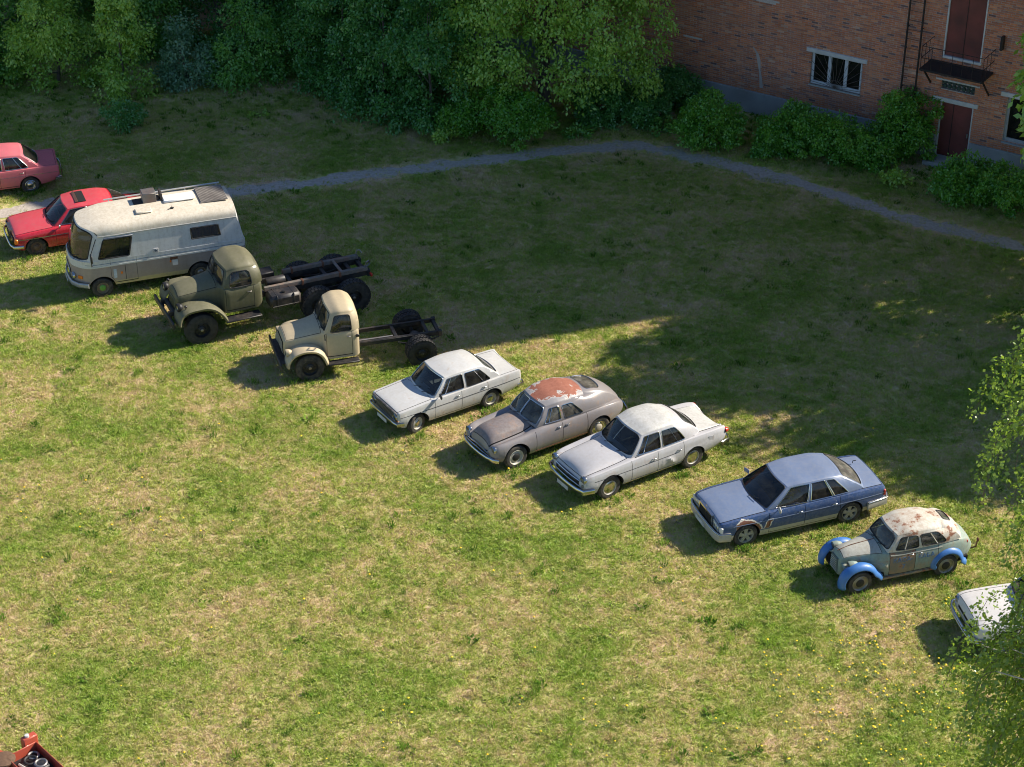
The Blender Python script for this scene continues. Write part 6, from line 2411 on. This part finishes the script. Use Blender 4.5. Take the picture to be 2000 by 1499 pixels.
for i, (x, y, h, rad, kind, lab) in enumerate(wood):
    rg = np.random.default_rng(100 + i)
    nc = int(26 + 26 * h * rad / 2)
    plant('young_tree' if h > 3.5 else 'shrub', lab, 'tree' if h > 3.5 else 'shrub', x, y, tree_lobes(h, rad, rg, .15), nc, 125, .42, .115, kind, 200 + i, .07, WG, 7, .5, .6)
for i, (x, y) in enumerate(((-21, 80.5), (-15, 80), (-9.5, 80.5), (-4.5, 78.5))):
    rg = np.random.default_rng(150 + i)
    plant('young_tree', ['dark tree deep in the thicket at the top left corner', 'dark tree deep in the thicket, second from the left along the top edge', 'dark tree deep in the thicket, third from the left along the top edge', 'dark tree deep in the thicket, last before the big maple'][i], 'tree', x, y, tree_lobes(10, 3.1, rg, .3, 9), 190, 90, .6, .17, 'dark', 260 + i, .12, WG, 7, .5, .6)
plant('shrub', 'low round shrub standing alone on the lawn before the thicket', 'shrub', -14.1, 66.9, [(0, 0, .45, .75, .7, .5)], 46, 60, .22, .09, 'dark', 300, .03, None, 5, .2, .2, crown='foliage', trunk='stem')
plant('shrub', 'small weed clump on the dry lawn right of the low round shrub', 'shrub', -9.3, 67.6, [(0, 0, .1, .3, .25, .15)], 10, 40, .16, .09, 'bright', 301, .015, None, 3, .2, .1, crown='foliage', trunk='stem')
# big maple
rg = np.random.default_rng(7)
ml = [(0, 0, 7.0, 3.0, 2.8, 4.2)]
for (x, y, z, a, b, c_) in ((-2.6, -.6, 7.2, 1.5, 1.5, 1.3), (-2.2, -1.6, 5.2, 1.4, 1.3, 1.3), (-.6, -2.6, 6.8, 1.6, 1.2, 1.2), (1.2, -2.4, 5.6, 1.5, 1.3, 1.3), (2.8, -1.4, 6.6, 1.4, 1.4, 1.2), (3.2, -.2, 5.2, 1.2, 1.3, 1.2), (2.2, -2.2, 3.9, 1.2, 1.0, 1.1), (-1.6, -2.3, 3.4, 1.2, 1.0, 1.2), (.1, -2.6, 3.9, 1.2, .9, 1.0), (3.8, -.6, 7.6, 1.1, 1.2, .9), (0, -1.2, 9.5, 2.4, 2.0, 1.6), (2.6, 0, 9.2, 1.6, 1.6, 1.3), (-2.6, 0, 9.4, 1.6, 1.6, 1.3), (-2.4, -1.9, 2.0, .9, .8, 1.4), (2.6, -1.2, 2.9, 1.0, .9, 1.0), (-3.0, -1.0, 3.6, 1.0, .9, 1.3), (-.7, -2.9, 2.6, 1.0, .8, .9), (1.2, -2.8, 2.7, 1.0, .8, .9), (3.0, -2.0, 2.2, .9, .8, .8), (3.6, -1.4, 3.9, .9, .8, .9)):
    ml.append((x, y, z, a, b, c_))
plant('maple_tree', 'big light green maple with drooping leaf clumps, beside the brick building', 'tree', 1.2, 68.4, ml, 520, 135, .55, .125, 'maple', 77, .26, None, 12, .8, .8)
# bushes under the maple and along the building
BG = 'bushes growing along the path below the brick building'
bush = [
    (.05, 65.6, 1.35, 2.1, 'round bush at the foot of the big maple, touching the path'),
    (3.3, 67.3, 1.2, 1.7, 'low dark bush in the shade right of the maple'),
    (4.8, 67.2, 1.0, 1.5, 'low dark bush between the maple and the plinth'),
    (-1.9, 66.1, .75, 1.6, 'slim bush at the left foot of the maple'),
    (6.1, 68.7, 1.1, 1.5, 'bush against the plinth, just right of the maple'),
    (7.1, 65.1, 1.25, 2.2, 'large domed bush inside the bend of the path'),
    (9.25, 64.5, .85, 1.45, 'first small bush of the hedge, right of the domed bush'),
    (10.2, 64.4, 1.05, 1.8, 'second bush of the hedge, below the three-light window'),
    (11.3, 63.9, 1.05, 1.75, 'third bush of the hedge, below the ladder'),
    (12.5, 63.6, 1.05, 1.7, 'fourth bush of the hedge, left of the tall bush'),
    (13.75, 64.3, 1.15, 2.55, 'tallest bush of the hedge, partly covering the maroon ground door'),
    (15.2, 61.0, 1.15, 1.6, 'bush below the maroon ground door, beside the path'),
    (16.6, 60.2, 1.2, 1.6, 'bush cut by the right edge, below the right-hand window'),
]
for i, (x, y, rad, h, lab) in enumerate(bush):
    rg = np.random.default_rng(400 + i)
    L = [(0, 0, h * .42, rad * .8, rad * .75, h * .5)]
    for k in range(7):
        a = 2 * PI * k / 7 + rg.uniform(-.3, .3)
        L.append((math.cos(a) * rad * .55, math.sin(a) * rad * .5, h * rg.uniform(.25, .7), rad * rg.uniform(.35, .5), rad * rg.uniform(.35, .45), h * rg.uniform(.22, .36)))
    plant('bush', lab, 'bush', x, y, L, int(46 + 42 * rad * h), 105, .27, .095, 'bush' if i not in (1, 2, 4) else 'dark', 420 + i, .035, BG, 6, .3, .4, crown='foliage', trunk='stem')
for i, (x, y) in enumerate(((-2.3, 65.4), (2.3, 65.9), (5.4, 66.3), (13.1, 62.0))):
    plant('weed', ['leafy weed beside the path, left of the round bush', 'weed tuft beside the path below the maple', 'weed tuft in the bare corner left of the domed bush', 'weed tuft in front of the hedge near the door path'][i], 'weed', x, y, [(0, 0, .25, .4, .35, .35)], 16, 40, .2, .11, 'bright' if i in (0, 3) else 'mid', 480 + i, .015, None, 3, .2, .2, crown='foliage', trunk='stem')
# weeping birch near the camera
rg = np.random.default_rng(31)
root = tag(empty('birch_tree', (13.6, 29.6, 0)), 'birch with hanging small-leaved branches along the right edge', 'tree')
strands, tips = [], []
# branch ends (world x, y, z): the curtain of hanging twigs
ends = []
for z, x in ((12.3, 8.9), (11.6, 8.5), (10.8, 8.7), (9.8, 9.2), (8.9, 9.6), (8.0, 9.7), (7.5, 9.5), (7.0, 9.75), (6.5, 9.7), (6.0, 9.1), (5.7, 8.6), (5.2, 9.2), (4.6, 9.4), (4.0, 9.25), (3.4, 9.1), (2.9, 9.0)):
    for k in range(10):
        ends.append((x - .25 + abs(rg.normal(0, .2)) + k * .16, 29.7 + rg.normal(0, .8), z + rg.normal(0, .35)))
for k in range(120):
    a, q = rg.uniform(0, 2 * PI), rg.uniform(1.0, 4.2)
    ends.append((13.8 + math.cos(a) * q, 29.3 + math.sin(a) * q * .8, rg.uniform(2.8, 14.2)))
P_, O_ = [], []
tw = MB()
for (x, y, z) in ends:
    ln = rg.uniform(.9, 1.9)
    d = Vector((13.6 - x, 29.6 - y, 0))
    d = d.normalized() if d.length > .01 else Vector((1, 0, 0))
    st = Vector((x, y, z)) + d * .5 + Vector((0, 0, .25))
    pts = []
    for s in np.linspace(0, 1, 9):
        q = st - d * .6 * s ** .6 + Vector((rg.normal(0, .03), rg.normal(0, .03), -ln * s ** 1.7))
        if q.z > .15:
            pts.append(q)
            P_.append(q)
            O_.append((-d.x, -d.y, .2))
    if len(pts) > 2:
        tw.tube([p - Vector((13.6, 29.6, 0)) for p in pts], .006, 4)
        if rg.uniform() < .45:
            tips.append(tuple(pts[0] - Vector((13.6, 29.6, 0))))
P_ = np.array([tuple(p) for p in P_]) - np.array([13.6, 29.6, 0])
O_ = np.array(O_)
C, N, tone = clumps_to_leaves(P_, O_, .20 * rg.uniform(.5, 1.7, len(P_)), 19, rg, 1.1, .2)
leaves_object('crown', C, N, .078, LM['birch'], rg, tone, root, .6, .75)
limbs(root, None, tips, .17, .3, BIRCHBARK, rg)
tw.build('twigs', BARK, root, 60)
# trees at the building corner that shade the lawn
sh = [(19.3, 54.7, 12.4, 3.5, 'bright', 'leafy tree at the right edge before the brick building, only branch tips in view'),
      (21.4, 50.6, 10.8, 3.4, 'mid', 'tree beyond the right edge that throws dappled shade on the lawn'),
      (21.2, 48.0, 7.8, 2.4, 'mid', 'smaller tree beyond the right edge, nearest the blue sedan')]
for i, (x, y, h, rad, kind, lab) in enumerate(sh):
    rg = np.random.default_rng(500 + i)
    plant('lime_tree', lab, 'tree', x, y, tree_lobes(h, rad, rg, 1.2, 10), int(42 * h * rad / 3), 85, .62, .24, kind, 520 + i, .16, None, 9, .4, .5)
